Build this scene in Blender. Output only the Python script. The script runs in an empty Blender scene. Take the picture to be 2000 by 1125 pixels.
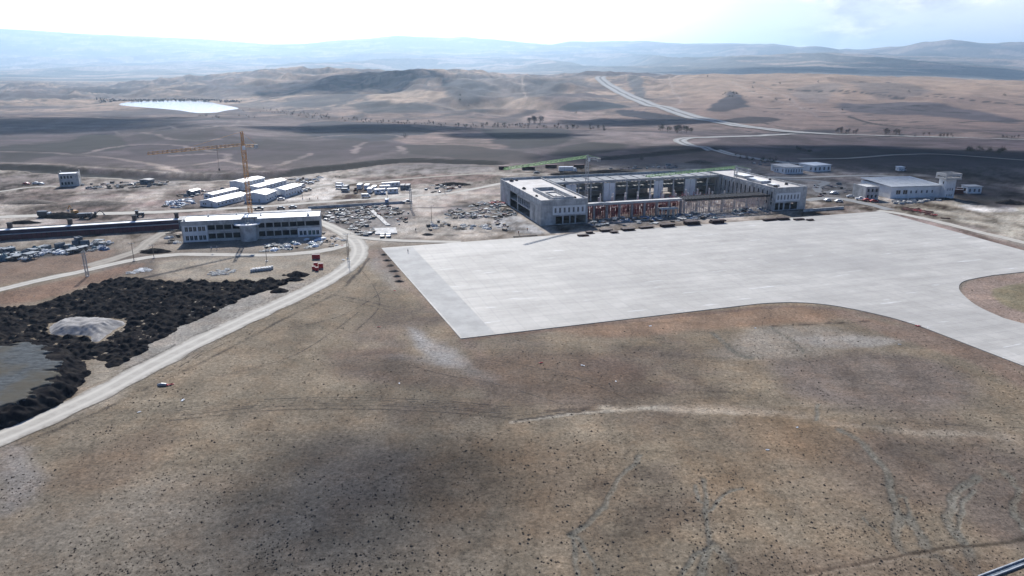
import bpy, bmesh, math, random
import numpy as np
from mathutils import Vector, Matrix
random.seed(7); rng = np.random.default_rng(7)
S = bpy.context.scene
COL = S.collection

# ---------------------------------------------------------------- camera, sky, sun, exposure
FPX, TH, CH = 1400.0, math.radians(17.2), 77.0
cam = bpy.data.objects.new('camera', bpy.data.cameras.new('camera')); COL.objects.link(cam)
cam.location = (0, 0, CH); cam.rotation_euler = (math.pi / 2 - TH, 0, 0)
cam.data.sensor_width = 36; cam.data.lens = 36 * FPX / 2000
cam.data.clip_start = 1; cam.data.clip_end = 60000
S.camera = cam
SUN_EL, SUN_AZ = math.radians(35), math.atan2(0.235, 1)      # azimuth to the left of +Y
sdir = Vector((-math.sin(SUN_AZ) * math.cos(SUN_EL), math.cos(SUN_AZ) * math.cos(SUN_EL), math.sin(SUN_EL)))
sl = bpy.data.lights.new('sun', 'SUN'); sl.energy = 5.0; sl.angle = math.radians(0.5); sl.color = (1, 0.97, 0.935)
so = bpy.data.objects.new('sun', sl); COL.objects.link(so); so.location = (0, 0, 500)
so.rotation_euler = sdir.to_track_quat('Z', 'Y').to_euler()
S.view_settings.view_transform = 'Standard'; S.view_settings.look = 'None'
S.view_settings.exposure = 0.62; S.view_settings.gamma = 1

W = bpy.data.worlds.new('World'); S.world = W; W.use_nodes = True
nt = W.node_tree; nt.nodes.clear()
def N(t, ty, **kw):
    n = t.nodes.new(ty)
    for k, v in kw.items():
        if k in n.inputs: n.inputs[k].default_value = v
        else: setattr(n, k, v)
    return n
def math_(t, op, a, b=None, clamp=False):
    n = t.nodes.new('ShaderNodeMath'); n.operation = op; n.use_clamp = clamp
    for i, v in enumerate((a, b)):
        if v is None: continue
        if isinstance(v, (int, float)): n.inputs[i].default_value = v
        else: t.links.new(v, n.inputs[i])
    return n.outputs[0]
def mixc(t, fac, a, b, mode='MIX'):
    n = t.nodes.new('ShaderNodeMix'); n.data_type = 'RGBA'; n.blend_type = mode
    for i, v in ((0, fac), (6, a), (7, b)):
        if isinstance(v, (int, float)): n.inputs[i].default_value = v
        elif isinstance(v, tuple): n.inputs[i].default_value = v if len(v) == 4 else v + (1,)
        else: t.links.new(v, n.inputs[i])
    return n.outputs[2]
def mapr(t, v, a, b, c=0.0, d=1.0, smooth=True):
    n = t.nodes.new('ShaderNodeMapRange'); n.interpolation_type = 'SMOOTHSTEP' if smooth else 'LINEAR'
    t.links.new(v, n.inputs[0])
    for i, x in zip((1, 2, 3, 4), (a, b, c, d)): n.inputs[i].default_value = x
    return n.outputs[0]
sky = N(nt, 'ShaderNodeTexSky'); sky.sky_type = 'NISHITA'; sky.sun_disc = False
sky.sun_elevation = SUN_EL; sky.sun_rotation = -SUN_AZ; sky.air_density = 1.0; sky.dust_density = 1.2; sky.ozone_density = 1.5
tc = N(nt, 'ShaderNodeTexCoord'); sep = N(nt, 'ShaderNodeSeparateXYZ'); nt.links.new(tc.outputs['Generated'], sep.inputs[0])
cmb = N(nt, 'ShaderNodeMapping'); cmb.inputs['Scale'].default_value = (1, 1, 2.6); nt.links.new(tc.outputs['Generated'], cmb.inputs[0])
n1 = N(nt, 'ShaderNodeTexNoise', Scale=6.0, Detail=7.0, Roughness=0.6); nt.links.new(cmb.outputs[0], n1.inputs['Vector'])
n2 = N(nt, 'ShaderNodeTexNoise', Scale=11.0, Detail=6.0, Roughness=0.6); nt.links.new(cmb.outputs[0], n2.inputs['Vector'])
# how close a direction is to the sun's azimuth: the cloud veil is brightest there
side = mapr(nt, sep.outputs[0], 0.06, 0.34)                       # 0 towards the sun, 1 to the right
cloud = mapr(nt, n1.outputs[0], 0.36, 0.62)
greyc = mixc(nt, mapr(nt, n2.outputs[0], 0.44, 0.66), (0.66, 0.69, 0.74), (1.50, 1.44, 1.38))
skyc = mixc(nt, 0.0, (0.62, 0.80, 1.0), (0.62, 0.80, 1.0))
rightc = mixc(nt, mapr(nt, n1.outputs[0], 0.40, 0.60), (0.98, 1.04, 1.10), greyc)
veil = mixc(nt, side, (2.05, 1.68, 1.50), rightc)
bg1 = N(nt, 'ShaderNodeBackground', Strength=0.06); nt.links.new(mixc(nt, 1.0, sky.outputs[0], (0.50, 0.74, 1.15), 'MULTIPLY'), bg1.inputs[0])
bg2 = N(nt, 'ShaderNodeBackground', Strength=0.80); nt.links.new(veil, bg2.inputs[0])
lowf = mapr(nt, sep.outputs[2], 0.085, 0.16, 1.0, 0.0)            # a bright cloud veil low over the horizon
front = mapr(nt, sep.outputs[1], 0.0, 0.6, 0.12, 1.0)
mxs = N(nt, 'ShaderNodeMixShader'); nt.links.new(math_(nt, 'MULTIPLY', lowf, front), mxs.inputs[0])
nt.links.new(bg1.outputs[0], mxs.inputs[1]); nt.links.new(bg2.outputs[0], mxs.inputs[2])
wo = N(nt, 'ShaderNodeOutputWorld'); nt.links.new(mxs.outputs[0], wo.inputs[0])

# ---------------------------------------------------------------- geometry of the view (used to read the survey points)
def fwdn(y):
    v = y - 562.5
    return FPX * math.cos(TH) - v * math.sin(TH), FPX * math.sin(TH) + v * math.cos(TH)
def w0(x, y, z=0.0):                        # where the sight line of photo point (x,y) meets height z
    a, d = fwdn(y); k = (CH - z) / d
    return ((x - 1000) * k, a * k)
def zof(D, y):
    a, d = fwdn(y); return CH - D * d / a

# ---------------------------------------------------------------- numpy noise
_P = rng.permutation(4096).astype(np.int64); _G = rng.uniform(-1, 1, 4096)
def vnoise(x, y, seed=0):
    x = np.asarray(x, float) + seed * 17.37; y = np.asarray(y, float) - seed * 9.11
    xi = np.floor(x).astype(np.int64); yi = np.floor(y).astype(np.int64)
    fx = x - xi; fy = y - yi; fx = fx * fx * (3 - 2 * fx); fy = fy * fy * (3 - 2 * fy)
    def g(i, j): return _G[_P[(_P[i & 4095] + j) & 4095]]
    return (g(xi, yi) * (1 - fx) + g(xi + 1, yi) * fx) * (1 - fy) + (g(xi, yi + 1) * (1 - fx) + g(xi + 1, yi + 1) * fx) * fy
def fbm(x, y, octv=4, seed=0, rough=0.5):
    s = 0; a = 1; t = 0
    for o in range(octv):
        s = s + a * vnoise(x * 2 ** o, y * 2 ** o, seed + o * 3); t += a; a *= rough
    return s / t
def sstep(a, b, x):
    t = np.clip((x - a) / (b - a), 0, 1); return t * t * (3 - 2 * t)

# ---------------------------------------------------------------- terrain heights: layers of relief, column by column
TAB = {
 -1200: [(550,335),(700,302),(900,280),(1000,270),(1200,262),(1500,240),(2200,212),(3000,190),(3800,175),(5000,160),(6500,150),(8500,138),(10500,124),(12500,100),(14500,60)],
 0:     [(550,335),(700,299),(900,274),(1000,265),(1150,268),(1450,238),(2200,212),(3000,190),(3800,176),(5000,162),(6500,150),(8500,138),(10500,124),(12500,96),(14500,57)],
 200:   [(550,336),(700,300),(850,277),(960,264),(1130,268),(1450,236),(1940,220),(2650,196),(3300,186),(4500,170),(6000,156),(8000,140),(10000,124),(12300,98),(14500,68)],
 400:   [(550,337),(700,303),(900,265),(1060,246),(1200,246),(1500,233),(1940,221),(2650,197),(3300,176),(4300,152),(5200,155),(7500,142),(9500,126),(12000,105),(14500,79)],
 600:   [(550,337),(700,304),(900,275),(1080,257),(1250,248),(1550,232),(2000,214),(2600,190),(3200,164),(4200,137),(5100,144),(7000,138),(9200,122),(12000,104),(14500,84)],
 800:   [(550,335),(680,304),(850,280),(1050,260),(1250,247),(1550,230),(2000,206),(2500,181),(3000,160),(3600,143),(4400,148),(6800,138),(9000,120),(11800,100),(14500,72)],
 1000:  [(550,335),(700,301),(880,277),(1080,260),(1300,249),(1600,231),(2000,206),(2500,181),(3000,162),(3600,147),(4400,151),(6600,140),(9000,122),(11800,104),(14500,85)],
 1200:  [(550,335),(700,300),(880,275),(1080,260),(1280,250),(1550,232),(1950,207),(2400,184),(2850,163),(3300,146),(4200,150),(6200,136),(8500,120),(11500,102),(14500,82)],
 1400:  [(550,333),(700,296),(860,276),(1030,263),(1150,257),(1400,238),(1750,209),(2150,184),(2500,166),(2900,150),(3700,154),(5500,140),(7500,118),(9500,116),(13500,92)],
 1600:  [(550,333),(700,298),(850,280),(1000,267),(1120,261),(1400,238),(1750,209),(2100,184),(2400,168),(2700,152),(3500,156),(5200,134),(7000,111),(9000,112),(12000,97)],
 1800:  [(550,334),(700,301),(850,284),(1000,273),(1110,268),(1400,240),(1750,211),(2050,188),(2300,172),(2600,157),(3400,160),(5200,140),(7000,119),(8500,116),(10500,82)],
 2000:  [(550,335),(700,303),(850,286),(1000,276),(1110,271),(1400,242),(1750,213),(2000,192),(2250,177),(2500,164),(3300,167),(5000,152),(7000,128),(8500,118),(10500,90)],
 3200:  [(550,335),(700,303),(850,286),(1000,276),(1110,271),(1400,244),(1750,217),(2000,197),(2250,184),(2500,172),(3300,174),(5000,158),(7000,134),(8500,122),(10500,95)],
}
SKY = [(-400,52),(0,56),(110,63),(180,66),(300,73),(420,79),(470,84),(520,87),(600,86),(680,79),(720,77),(780,71),(830,73),(880,76),(905,73),(960,78),(1040,86),(1075,88),(1110,82),(1180,81),(1250,81),(1330,88),(1420,86),(1500,90),(1550,97),(1590,95),(1640,96),(1690,94),(1740,86),(1780,80),(1820,76),(1850,74),(1890,76),(1930,83),(1970,83),(2010,87),(2200,80),(2600,92)]
def smooth_interp(xs, ks, vs):
    i = np.clip(np.searchsorted(ks, xs, side='right') - 1, 0, len(ks) - 2)
    k0 = ks[i]; k1 = ks[i + 1]; t = np.clip((xs - k0) / (k1 - k0), 0, 1)
    m = np.gradient(vs, ks)
    h = k1 - k0; t2 = t * t; t3 = t2 * t
    return (2*t3-3*t2+1)*vs[i] + (t3-2*t2+t)*h*m[i]*0.8 + (-2*t3+3*t2)*vs[i+1] + (t3-t2)*h*m[i+1]*0.8
ss = np.concatenate([np.linspace(-2.2, -0.95, 22)[:-1], np.linspace(-0.95, 0.95, 900), np.linspace(0.95, 2.2, 22)[1:]])
rows = [48.0]
while rows[-1] < 33500:
    Y = rows[-1]; rows.append(Y + min(3.2e-5 * Y * Y + 0.05, 0.0095 * Y))
rows = np.array(rows)
colx = 1000 + ss * 1466
keys = sorted(TAB)
TD = np.array([[p[0] for p in TAB[k]] for k in keys], float); TY = np.array([[p[1] for p in TAB[k]] for k in keys], float)
TD[:, 10:] = TD[:, 9:10] + (TD[:, 10:] - TD[:, 9:10]) * 1.8
Zg = np.zeros((len(rows), len(ss)))
for j, cx in enumerate(colx):
    d = np.array([np.interp(cx, keys, TD[:, k]) for k in range(15)])
    yy = np.array([np.interp(cx, keys, TY[:, k]) for k in range(15)])
    yy[14] = np.interp(cx, [a for a, b in SKY], [b for a, b in SKY])
    z = np.array([zof(a, b) for a, b in zip(d, yy)]); z[0] = 0
    d = np.concatenate([[0, 300, 480], d, [d[-1] * 1.15, 38000]]); z = np.concatenate([[0, 0, 0], z, [z[-1] - 220, z[-1] - 500]])
    Zg[:, j] = smooth_interp(rows, d, z)
Xg = rows[:, None] * ss[None, :]; Yg = np.repeat(rows[:, None], len(ss), 1)
far = sstep(560, 900, Yg)
Zg += far * (fbm(Xg / 420, Yg / 420, 5, 1, 0.55) * 10.0 * sstep(500, 2500, Yg) + fbm(Xg / 110, Yg / 110, 4, 5, 0.55) * 2.4)
Zg += sstep(6500, 12000, Yg) * ((1 - np.abs(fbm(Xg / 2300, Yg / 3200, 5, 12)) * 2.2) - 0.5) * 130 * (0.30 + 0.70 * (1 - sstep(18000, 22000, Yg)))
Zg += (1 - far) * sstep(60, 90, Yg) * 0
# gentle relief in the foreground steppe
def pxy(X, Y, Z):                            # survey coordinates of a world point
    f_ = Y * math.cos(TH) + (CH - Z) * math.sin(TH); d_ = (CH - Z) * math.cos(TH) - Y * math.sin(TH)
    return 1000 + FPX * X / f_, 562.5 + FPX * d_ / f_
def z_at(X, Y):
    i = np.interp(Y, rows, np.arange(len(rows))); j = np.interp(np.asarray(X) / np.asarray(Y), ss, np.arange(len(ss)))
    i0 = np.clip(np.floor(i).astype(int), 0, len(rows) - 2); j0 = np.clip(np.floor(j).astype(int), 0, len(ss) - 2)
    a = i - i0; b = j - j0
    return (Zg[i0, j0]*(1-b)+Zg[i0, j0+1]*b)*(1-a) + (Zg[i0+1, j0]*(1-b)+Zg[i0+1, j0+1]*b)*a
_marchY = np.exp(np.linspace(math.log(60), math.log(31000), 3000))
def G(x, y):                                 # the ground point seen at photo point (x,y)
    a, d = fwdn(y)
    if y > 336: return w0(x, y, 0)
    k = _marchY / a; X = (x - 1000) * k; Zr = CH - d * k
    hit = np.nonzero(Zr < z_at(X, _marchY))[0]
    i = hit[0] if len(hit) else len(_marchY) - 1
    return (float(X[i]), float(_marchY[i]))
def Gz(x, y):
    X, Y = G(x, y); return (X, Y, float(z_at(X, Y)))
# the reservoir's flat bed
LAKEZ = -40.0
def resample(pts, step):
    out = [pts[0]]
    for a, b in zip(pts[:-1], pts[1:]):
        L = math.dist(a, b); n = max(1, int(L / step))
        for i in range(1, n + 1): out.append((a[0] + (b[0]-a[0])*i/n, a[1] + (b[1]-a[1])*i/n))
    return out
def catmull(pts, n=8, closed=False):
    P = [np.array(p, float) for p in pts]; out = []
    m = len(P); rngi = range(m if closed else m - 1)
    for i in rngi:
        p0 = P[(i-1) % m] if (closed or i > 0) else P[0]; p1 = P[i]; p2 = P[(i+1) % m]
        p3 = P[(i+2) % m] if (closed or i < m - 2) else P[-1]
        for k in range(n):
            t = k / n
            out.append(tuple(0.5*((2*p1)+(-p0+p2)*t+(2*p0-5*p1+4*p2-p3)*t*t+(-p0+3*p1-3*p2+p3)*t**3)))
    if not closed: out.append(tuple(P[-1]))
    return out
def inpoly(X, Y, poly):
    r = np.zeros(np.shape(X), bool); n = len(poly)
    for i in range(n):
        x1, y1 = poly[i]; x2, y2 = poly[(i+1) % n]
        if y1 == y2: continue
        r ^= ((y1 > Y) != (y2 > Y)) & (X < (x2-x1)*(Y-y1)/(y2-y1)+x1)
    return r
def dseg(X, Y, pts):
    D = np.full(np.shape(X), 1e9)
    for (x1, y1), (x2, y2) in zip(pts[:-1], pts[1:]):
        dx, dy = x2-x1, y2-y1; L = dx*dx+dy*dy+1e-9
        t = np.clip(((X-x1)*dx+(Y-y1)*dy)/L, 0, 1)
        D = np.minimum(D, np.hypot(X-x1-t*dx, Y-y1-t*dy))
    return D
# the highway was laid out on the gentle ground form; the finer folds stop short of it
HW = [G(*p) for p in [(1176,149.5),(1172,153),(1184,164),(1215,182),(1262,202),(1320,219),(1380,234),(1450,247),(1530,257),(1620,263),(1720,266),(1850,269),(2050,276)]]
HW = catmull(HW, 8); hwm = sstep(30, 170, dseg(Xg, Yg, HW)) * sstep(450, 1000, np.hypot((Xg + 1020) * 1.3, (Yg - 2250)))
rid = 1 - np.abs(fbm(Xg / 700, Yg / 700, 4, 9)) * 2
mid = sstep(1500, 2600, Yg) * (1 - sstep(4500, 6000, Yg))
Zg += (1 - 0.55 * sstep(0.10, 0.26, Xg / Yg)) * hwm * mid * (rid - 0.6) * 44
r3 = 1 - np.abs(fbm(Xg / 230 + 0.4*fbm(Xg/300, Yg/300, 2, 4), Yg / 330, 4, 19, 0.45)) * 2.4
rgt = 1 - 0.72 * sstep(0.10, 0.26, Xg / Yg) * (1 - sstep(3000, 3600, Yg))
Zg += rgt * hwm * sstep(1350, 1900, Yg) * (1 - sstep(4500, 6000, Yg)) * (r3 - 0.7) * 24
lake_px = [(232,204),(262,198),(300,196.5),(345,196),(400,197),(425,203),(452,208),(466,212),(440,216),(420,220),(395,221),(372,219),(345,215),(300,211),(262,208)]
lake_w = catmull([w0(x, y, LAKEZ) for x, y in lake_px], 6, True)
dl = dseg(Xg, Yg, lake_w + [lake_w[0]]); il = inpoly(Xg, Yg, lake_w)
sd = np.where(il, -dl, dl)
k = 1 - sstep(0, 130, sd)
Zg = Zg * (1 - k) + (LAKEZ - 1.5 + 3.0 * sstep(-25, 25, sd)) * k
# ---------------------------------------------------------------- ground colours: kinds of soil, stubble and ploughland, with some painted shade
C = np.zeros((len(rows), len(ss), 3))
def lerp(fac, col):
    global C
    C = C * (1 - fac[..., None]) + np.array(col)[None, None, :] * fac[..., None]
n_a = fbm(Xg / 55, Yg / 55, 5, 20, 0.6); n_b = fbm(Xg / 16, Yg / 16, 4, 30, 0.6); n_c = fbm(Xg / 130, Yg / 130, 4, 40)
C[:] = (0.158, 0.134, 0.103)
near = 1 - sstep(290, 420, Yg)
lerp(near * sstep(0.0, 0.45, n_a) * 0.7, (0.105, 0.088, 0.078))
lerp(near * sstep(0.1, 0.5, n_b) * 0.45, (0.185, 0.158, 0.118))
lerp(near * sstep(0.12, 0.5, n_c) * 0.45, (0.150, 0.120, 0.088))
lerp(near * sstep(0.15, 0.55, -n_c) * 0.55, (0.125, 0.118, 0.108))
# building site ground, trampled and pale
lerp(sstep(290, 340, Yg) * (1 - sstep(520, 600, Yg)), (0.215, 0.187, 0.155))
lerp(sstep(330, 380, Yg) * (1 - sstep(560, 640, Yg)) * sstep(0.0, 0.4, n_a) * 0.75, (0.125, 0.092, 0.080))
lerp(sstep(330, 380, Yg) * (1 - sstep(560, 640, Yg)) * sstep(0.05, 0.4, n_b) * 0.5, (0.26, 0.235, 0.20))
# farmland
farm = sstep(540, 640, Yg)
lerp(farm, (0.105, 0.083, 0.078))
cell = 210.0
def parcels(X, Y, cell, seed, ang):
    ca, sa = math.cos(ang), math.sin(ang)
    wx = X + 60 * fbm(X / 300, Y / 300, 2, seed); wy = Y + 60 * fbm(X / 300, Y / 300, 2, seed + 5)
    u = (wx * ca + wy * sa) / cell; v = (-wx * sa + wy * ca) / (cell * 0.45)
    u = u + 0.5 * (np.floor(v) % 2)
    iu = np.floor(u).astype(np.int64); iv = np.floor(v).astype(np.int64)
    r = _G[_P[(_P[iu & 4095] + iv + seed * 31) & 4095]]
    eu = np.minimum(u - iu, 1 - (u - iu)) * cell; ev = np.minimum(v - iv, 1 - (v - iv)) * cell * 0.45
    return r, np.minimum(eu, ev)
r1, e1 = parcels(Xg, Yg, 330.0, 3, 0.35)
farm2 = sstep(900, 1300, Yg)
lerp(farm * sstep(0.15, 0.5, r1) * 0.5, (0.125, 0.100, 0.085))
lerp(farm2 * sstep(0.35, 0.6, r1) * 0.8, (0.20, 0.158, 0.118))
hill = sstep(1050, 1500, Yg)
lerp(farm * sstep(0.0, 0.35, fbm(Xg / 90, Yg / 140, 5, 141, 0.65)) * 0.45, (0.11, 0.090, 0.082))
lerp(hill * 0.80 * sstep(-0.45, 0.2, fbm(Xg / 260, Yg / 260, 4, 61) + 0.5 * r1), (0.255, 0.190, 0.138))
lerp(hill * sstep(0.1, 0.45, fbm(Xg / 180, Yg / 120, 4, 77)) * 0.8, (0.095, 0.085, 0.08))
lerp(hill * sstep(0.55, 0.75, -r1) * 0.6, (0.088, 0.070, 0.062))
lerp(sstep(800, 1200, Yg) * (1 - sstep(2, 10, e1)) * 0.45 * (fbm(Xg/90, Yg/90, 2, 3) > 0), (0.07, 0.055, 0.05))
gl = np.abs(fbm(Xg / 150, Yg / 190, 5, 151, 0.6))
lerp(hill * (1 - sstep(0.0, 0.12, gl)) * 0.75, (0.082, 0.072, 0.070))
rg_ = sstep(0.12, 0.28, Xg / Yg) * (1 - sstep(3000, 3600, Yg))
lerp(hill * rg_ * 0.85, (0.245, 0.182, 0.134))
lerp(hill * (1 - 0.85 * rg_) * 0.8 * sstep(0.10, 0.45, fbm(Xg / 330, Yg / 260, 5, 161, 0.6)) * 0.75, (0.075, 0.068, 0.070))
lerp(sstep(4300, 6000, Yg), (0.11, 0.10, 0.09))
r2, e2 = parcels(Xg, Yg, 700.0, 8, 0.1)
lerp(sstep(4300, 6000, Yg) * sstep(0.1, 0.6, r2 + fbm(Xg / 900, Yg / 900, 4, 88)), (0.23, 0.185, 0.15))
lerp(sstep(4300, 6000, Yg) * sstep(0.1, 0.5, fbm(Xg / 600, Yg / 800, 5, 99)) * 0.8, (0.06, 0.06, 0.055))

def warp(X, Y, amp, sc, seed):
    return X + amp * fbm(X / sc, Y / sc, 3, seed), Y + amp * fbm(X / sc, Y / sc, 3, seed + 7)
def _bb(pts, m):
    xs = [p[0] for p in pts]; ys = [p[1] for p in pts]
    i0 = np.searchsorted(rows, min(ys) - m); i1 = np.searchsorted(rows, max(ys) + m)
    yy = max(min(ys) - m, 40)
    smin = min((min(xs) - m) / yy, (min(xs) - m) / (max(ys) + m)); smax = max((max(xs) + m) / yy, (max(xs) + m) / (max(ys) + m))
    j0 = np.searchsorted(ss, smin); j1 = np.searchsorted(ss, smax)
    return slice(max(i0 - 1, 0), i1 + 1), slice(max(j0 - 1, 0), j1 + 1)
def stroke(px, wid, col, fac=1.0, soft=0.5, wamp=0.0, seed=1, curve=True, dz=0.0, brk=0.0):
    pts = [G(*p) for p in px]
    if curve and len(pts) > 2: pts = catmull(pts, 6)
    I, J = _bb(pts, wid * 2 + wamp * 2)
    X, Y = Xg[I, J], Yg[I, J]
    if X.size == 0: return
    Xw, Yw = warp(X, Y, wamp, max(wamp * 4, 4), seed) if wamp else (X, Y)
    D = dseg(Xw, Yw, pts); m = 1 - sstep(wid * 0.5 * (1 - soft), wid * 0.5 * (1 + soft), D)
    if brk: m = m * sstep(-brk, brk, fbm(X / (wid * 3), Y / (wid * 3), 3, seed + 2) + 0.1)
    m = m * fac
    C[I, J] = C[I, J] * (1 - m[..., None]) + np.array(col) * m[..., None]
    if dz: Zg[I, J] += m * dz
def patch(px, col, fac=1.0, soft=3.0, wamp=4.0, seed=1, curve=True, dz=0.0, brk=0.0):
    pts = [G(*p) for p in px]
    if curve: pts = catmull(pts, 5, True)
    I, J = _bb(pts, soft * 2 + wamp)
    X, Y = Xg[I, J], Yg[I, J]
    if X.size == 0: return
    Xw, Yw = warp(X, Y, wamp, wamp * 4 + 2, seed)
    D = dseg(Xw, Yw, pts + [pts[0]]); D = np.where(inpoly(Xw, Yw, pts), -D, D)
    m = 1 - sstep(-soft, soft, D)
    if brk: m = m * sstep(-brk, brk, fbm(X / (soft * 3), Y / (soft * 3), 4, seed + 2))
    m = m * fac
    C[I, J] = C[I, J] * (1 - m[..., None]) + np.array(col) * m[..., None]
    if dz: Zg[I, J] += m * dz
PALE = (0.30, 0.275, 0.235); SAND = (0.215, 0.19, 0.155); TAN = (0.225, 0.175, 0.13); DK = (0.075, 0.06, 0.052); GREY = (0.18, 0.178, 0.175)
BRN = (0.085, 0.066, 0.062); ORG = (0.175, 0.112, 0.070)
CF = 1.0
# --- far fields, some cloud shade painted in
patch([(0,285),(60,282),(150,272),(200,262),(245,272),(262,290),(150,300),(60,312),(0,322)], (0.036,0.029,0.031), 0.9, 5, 12, 3)
patch([(250,262),(330,247),(400,246),(450,258),(520,272),(600,275),(720,272),(780,285),(700,310),(560,338),(330,340),(180,335),(90,312),(240,300)], (0.062,0.046,0.047), 0.8, 5, 14, 4)
patch([(0,255),(80,253),(170,262),(240,255),(330,240),(180,235),(60,240),(0,246)], (0.20,0.165,0.135), 0.8, 8, 20, 5)
patch([(330,240),(480,232),(600,236),(700,250),(640,262),(560,268),(470,258),(400,244)], (0.19,0.155,0.13), 0.75, 8, 18, 6)
patch([(600,240),(720,238),(860,255),(800,268),(700,275),(600,262)], (0.045,0.045,0.055), 0.85, 8, 18, 6)  # dark blue band: cloud shadow put into the field colour
patch([(760,272),(830,262),(880,252),(960,262),(1000,280),(960,292),(850,290)], (0.24,0.18,0.135), 0.85, 5, 12, 7)
patch([(790,284),(900,284),(1010,296),(1060,306),(1040,318),(950,316),(850,305),(795,297)], (0.048,0.036,0.033), 0.9, 4, 8, 8)
patch([(950,252),(1080,252),(1130,262),(1110,276),(1040,290),(985,288),(960,270)], (0.032,0.029,0.036), 0.9, 6, 12, 9)
patch([(1070,305),(1090,290),(1150,278),(1215,280),(1225,290),(1160,300)], (0.042,0.034,0.033), 0.9, 5, 8, 10)
patch([(1110,262),(1200,256),(1330,262),(1400,272),(1330,285),(1215,282),(1150,275)], (0.225,0.185,0.15), 0.8, 6, 12, 11)
patch([(1060,328),(1180,298),(1320,290),(1400,298),(1440,312),(1300,322),(1200,320)], (0.18,0.135,0.105), 0.7, 4, 8, 12)
patch([(880,160),(960,152),(1100,150),(1160,156),(1100,180),(1000,208),(960,196),(900,205),(870,190)], (0.115,0.10,0.092), 0.7, 20, 60, 13)
patch([(960,235),(1010,215),(1060,196),(1180,166),(1150,180),(1060,212),(1010,240)], (0.085,0.068,0.062), 0.8, 12, 30, 14)
patch([(880,198),(960,200),(1000,190),(1010,200),(960,215),(880,212)], TAN, 0.7, 10, 30, 14)
patch([(1100,205),(1140,196),(1200,202),(1230,210),(1150,216),(1105,214)], (0.040,0.046,0.052), 0.95, 4, 8, 15)
patch([(1205,215),(1260,218),(1340,230),(1320,236),(1230,228)], (0.032,0.036,0.045), 0.95, 4, 6, 16)
patch([(1020,238),(1040,222),(1110,218),(1180,218),(1150,238),(1080,240)], (0.27,0.21,0.16), 0.9, 5, 8, 16)
patch([(1225,148),(1250,150),(1262,200),(1235,180)], (0.075,0.075,0.078), 0.8, 6, 12, 16)
patch([(1375,215),(1400,200),(1430,178),(1460,205),(1440,214),(1400,218)], (0.050,0.045,0.050), 0.9, 7, 14, 17)
patch([(1400,238),(1460,228),(1520,232),(1490,240)], (0.050,0.040,0.042), 0.9, 4, 6, 18)
patch([(1640,205),(1760,200),(1900,215),(2000,240),(1900,236),(1800,225),(1700,222)], (0.075,0.068,0.072), 0.8, 15, 30, 19)
patch([(1560,170),(1640,165),(1620,195),(1550,195)], (0.15,0.13,0.115), 0.6, 15, 40, 20)
for i in range(14):                                                     # plough lines between parcels on the right hill
    y = 158 + i * 7.5
    stroke([(1430 + 30*(i % 3), y), (1600, y+2+i), (1760+25*(i%4), y+4)], 11 - 0.3*i, (0.045,0.037,0.036), 0.95, 0.5, 10, i, brk=0.5)
for a in [[(1540,175),(1640,178),(1760,192)], [(1650,210),(1760,212),(1900,222)],[(1700,235),(1830,238),(2000,236)],[(1800,188),(1900,196),(2000,206)],[(1660,228),(1700,240),(1780,250),(2000,256)],[(1240,190),(1290,196)],[(1250,206),(1300,208)]]:
    stroke(a, 11, (0.035,0.03,0.03), 0.95, 0.5, 8, 4)
for a in [[(1306,150),(1312,170),(1330,195),(1318,205)],[(1210,170),(1230,190)],[(1470,160),(1540,190),(1600,230)],[(1430,160),(1500,190),(1700,228)],[(1020,150),(1022,175),(1030,195)],[(690,300),(700,285),(712,278)],[(780,285),(785,292),(790,300)],[(600,270),(720,262),(800,270)],
          [(0,296),(150,302),(280,318),(360,338)],[(170,300),(240,285),(330,282),(420,296)],[(220,256),(300,262),(380,275),(430,272)],[(470,235),(400,250),(330,245)],[(430,312),(500,325),(480,332)],[(330,305),(430,300),(440,312),(380,322)],[(0,318),(120,322),(300,335),(420,344)],[(545,322),(580,312),(600,300)]]:
    stroke(a, 7.0, (0.25,0.205,0.165), 0.8, 0.6, 6, 5)
for a in [[(640,215),(700,190),(800,160),(900,152)],[(700,235),(760,215),(850,200)],[(500,200),(600,175),(700,160)],[(560,215),(640,205),(720,200)],[(760,235),(880,225),(950,215)]]:
    stroke(a, 30, (0.055,0.052,0.055), 0.7, 0.7, 40, 6)  # gullies and cloud shade on the hills, painted as blue-dark streaks
patch([(690,205),(760,195),(830,203),(860,212),(790,222),(720,222)], (0.05,0.048,0.05), 0.8, 14, 30, 120)  # dark hill patches from here: cloud shade put into the ground colour
patch([(560,200),(640,188),(700,182),(660,200),(600,212)], (0.06,0.056,0.057), 0.75, 14, 30, 121)
patch([(860,165),(930,160),(960,175),(930,195),(880,190)], (0.055,0.052,0.055), 0.8, 14, 30, 122)
patch([(1040,160),(1110,158),(1150,165),(1080,182),(1030,185)], (0.065,0.06,0.06), 0.7, 14, 30, 123)
patch([(720,185),(800,178),(860,185),(840,200),(760,198)], (0.28,0.215,0.155), 0.7, 14, 30, 124)
patch([(1000,200),(1060,196),(1090,210),(1010,222),(960,225)], (0.28,0.215,0.155), 0.7, 14, 30, 125)
patch([(1440,262),(1560,255),(1640,256),(1560,262)], (0.05,0.045,0.05), 0.8, 6, 12, 126)
patch([(1660,160),(1780,165),(1820,185),(1700,190)], (0.10,0.088,0.082), 0.6, 20, 40, 127)
# stream valley scrub
stroke([(460,212),(560,222),(650,232),(760,240),(900,246),(1040,248),(1180,252),(1300,256)], 38, (0.115,0.078,0.062), 0.8, 0.7, 25, 7)
stroke([(1300,256),(1420,260),(1560,262),(1700,265),(1850,268),(2000,272)], 16, (0.10,0.08,0.068), 0.8, 0.7, 12, 7)
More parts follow.
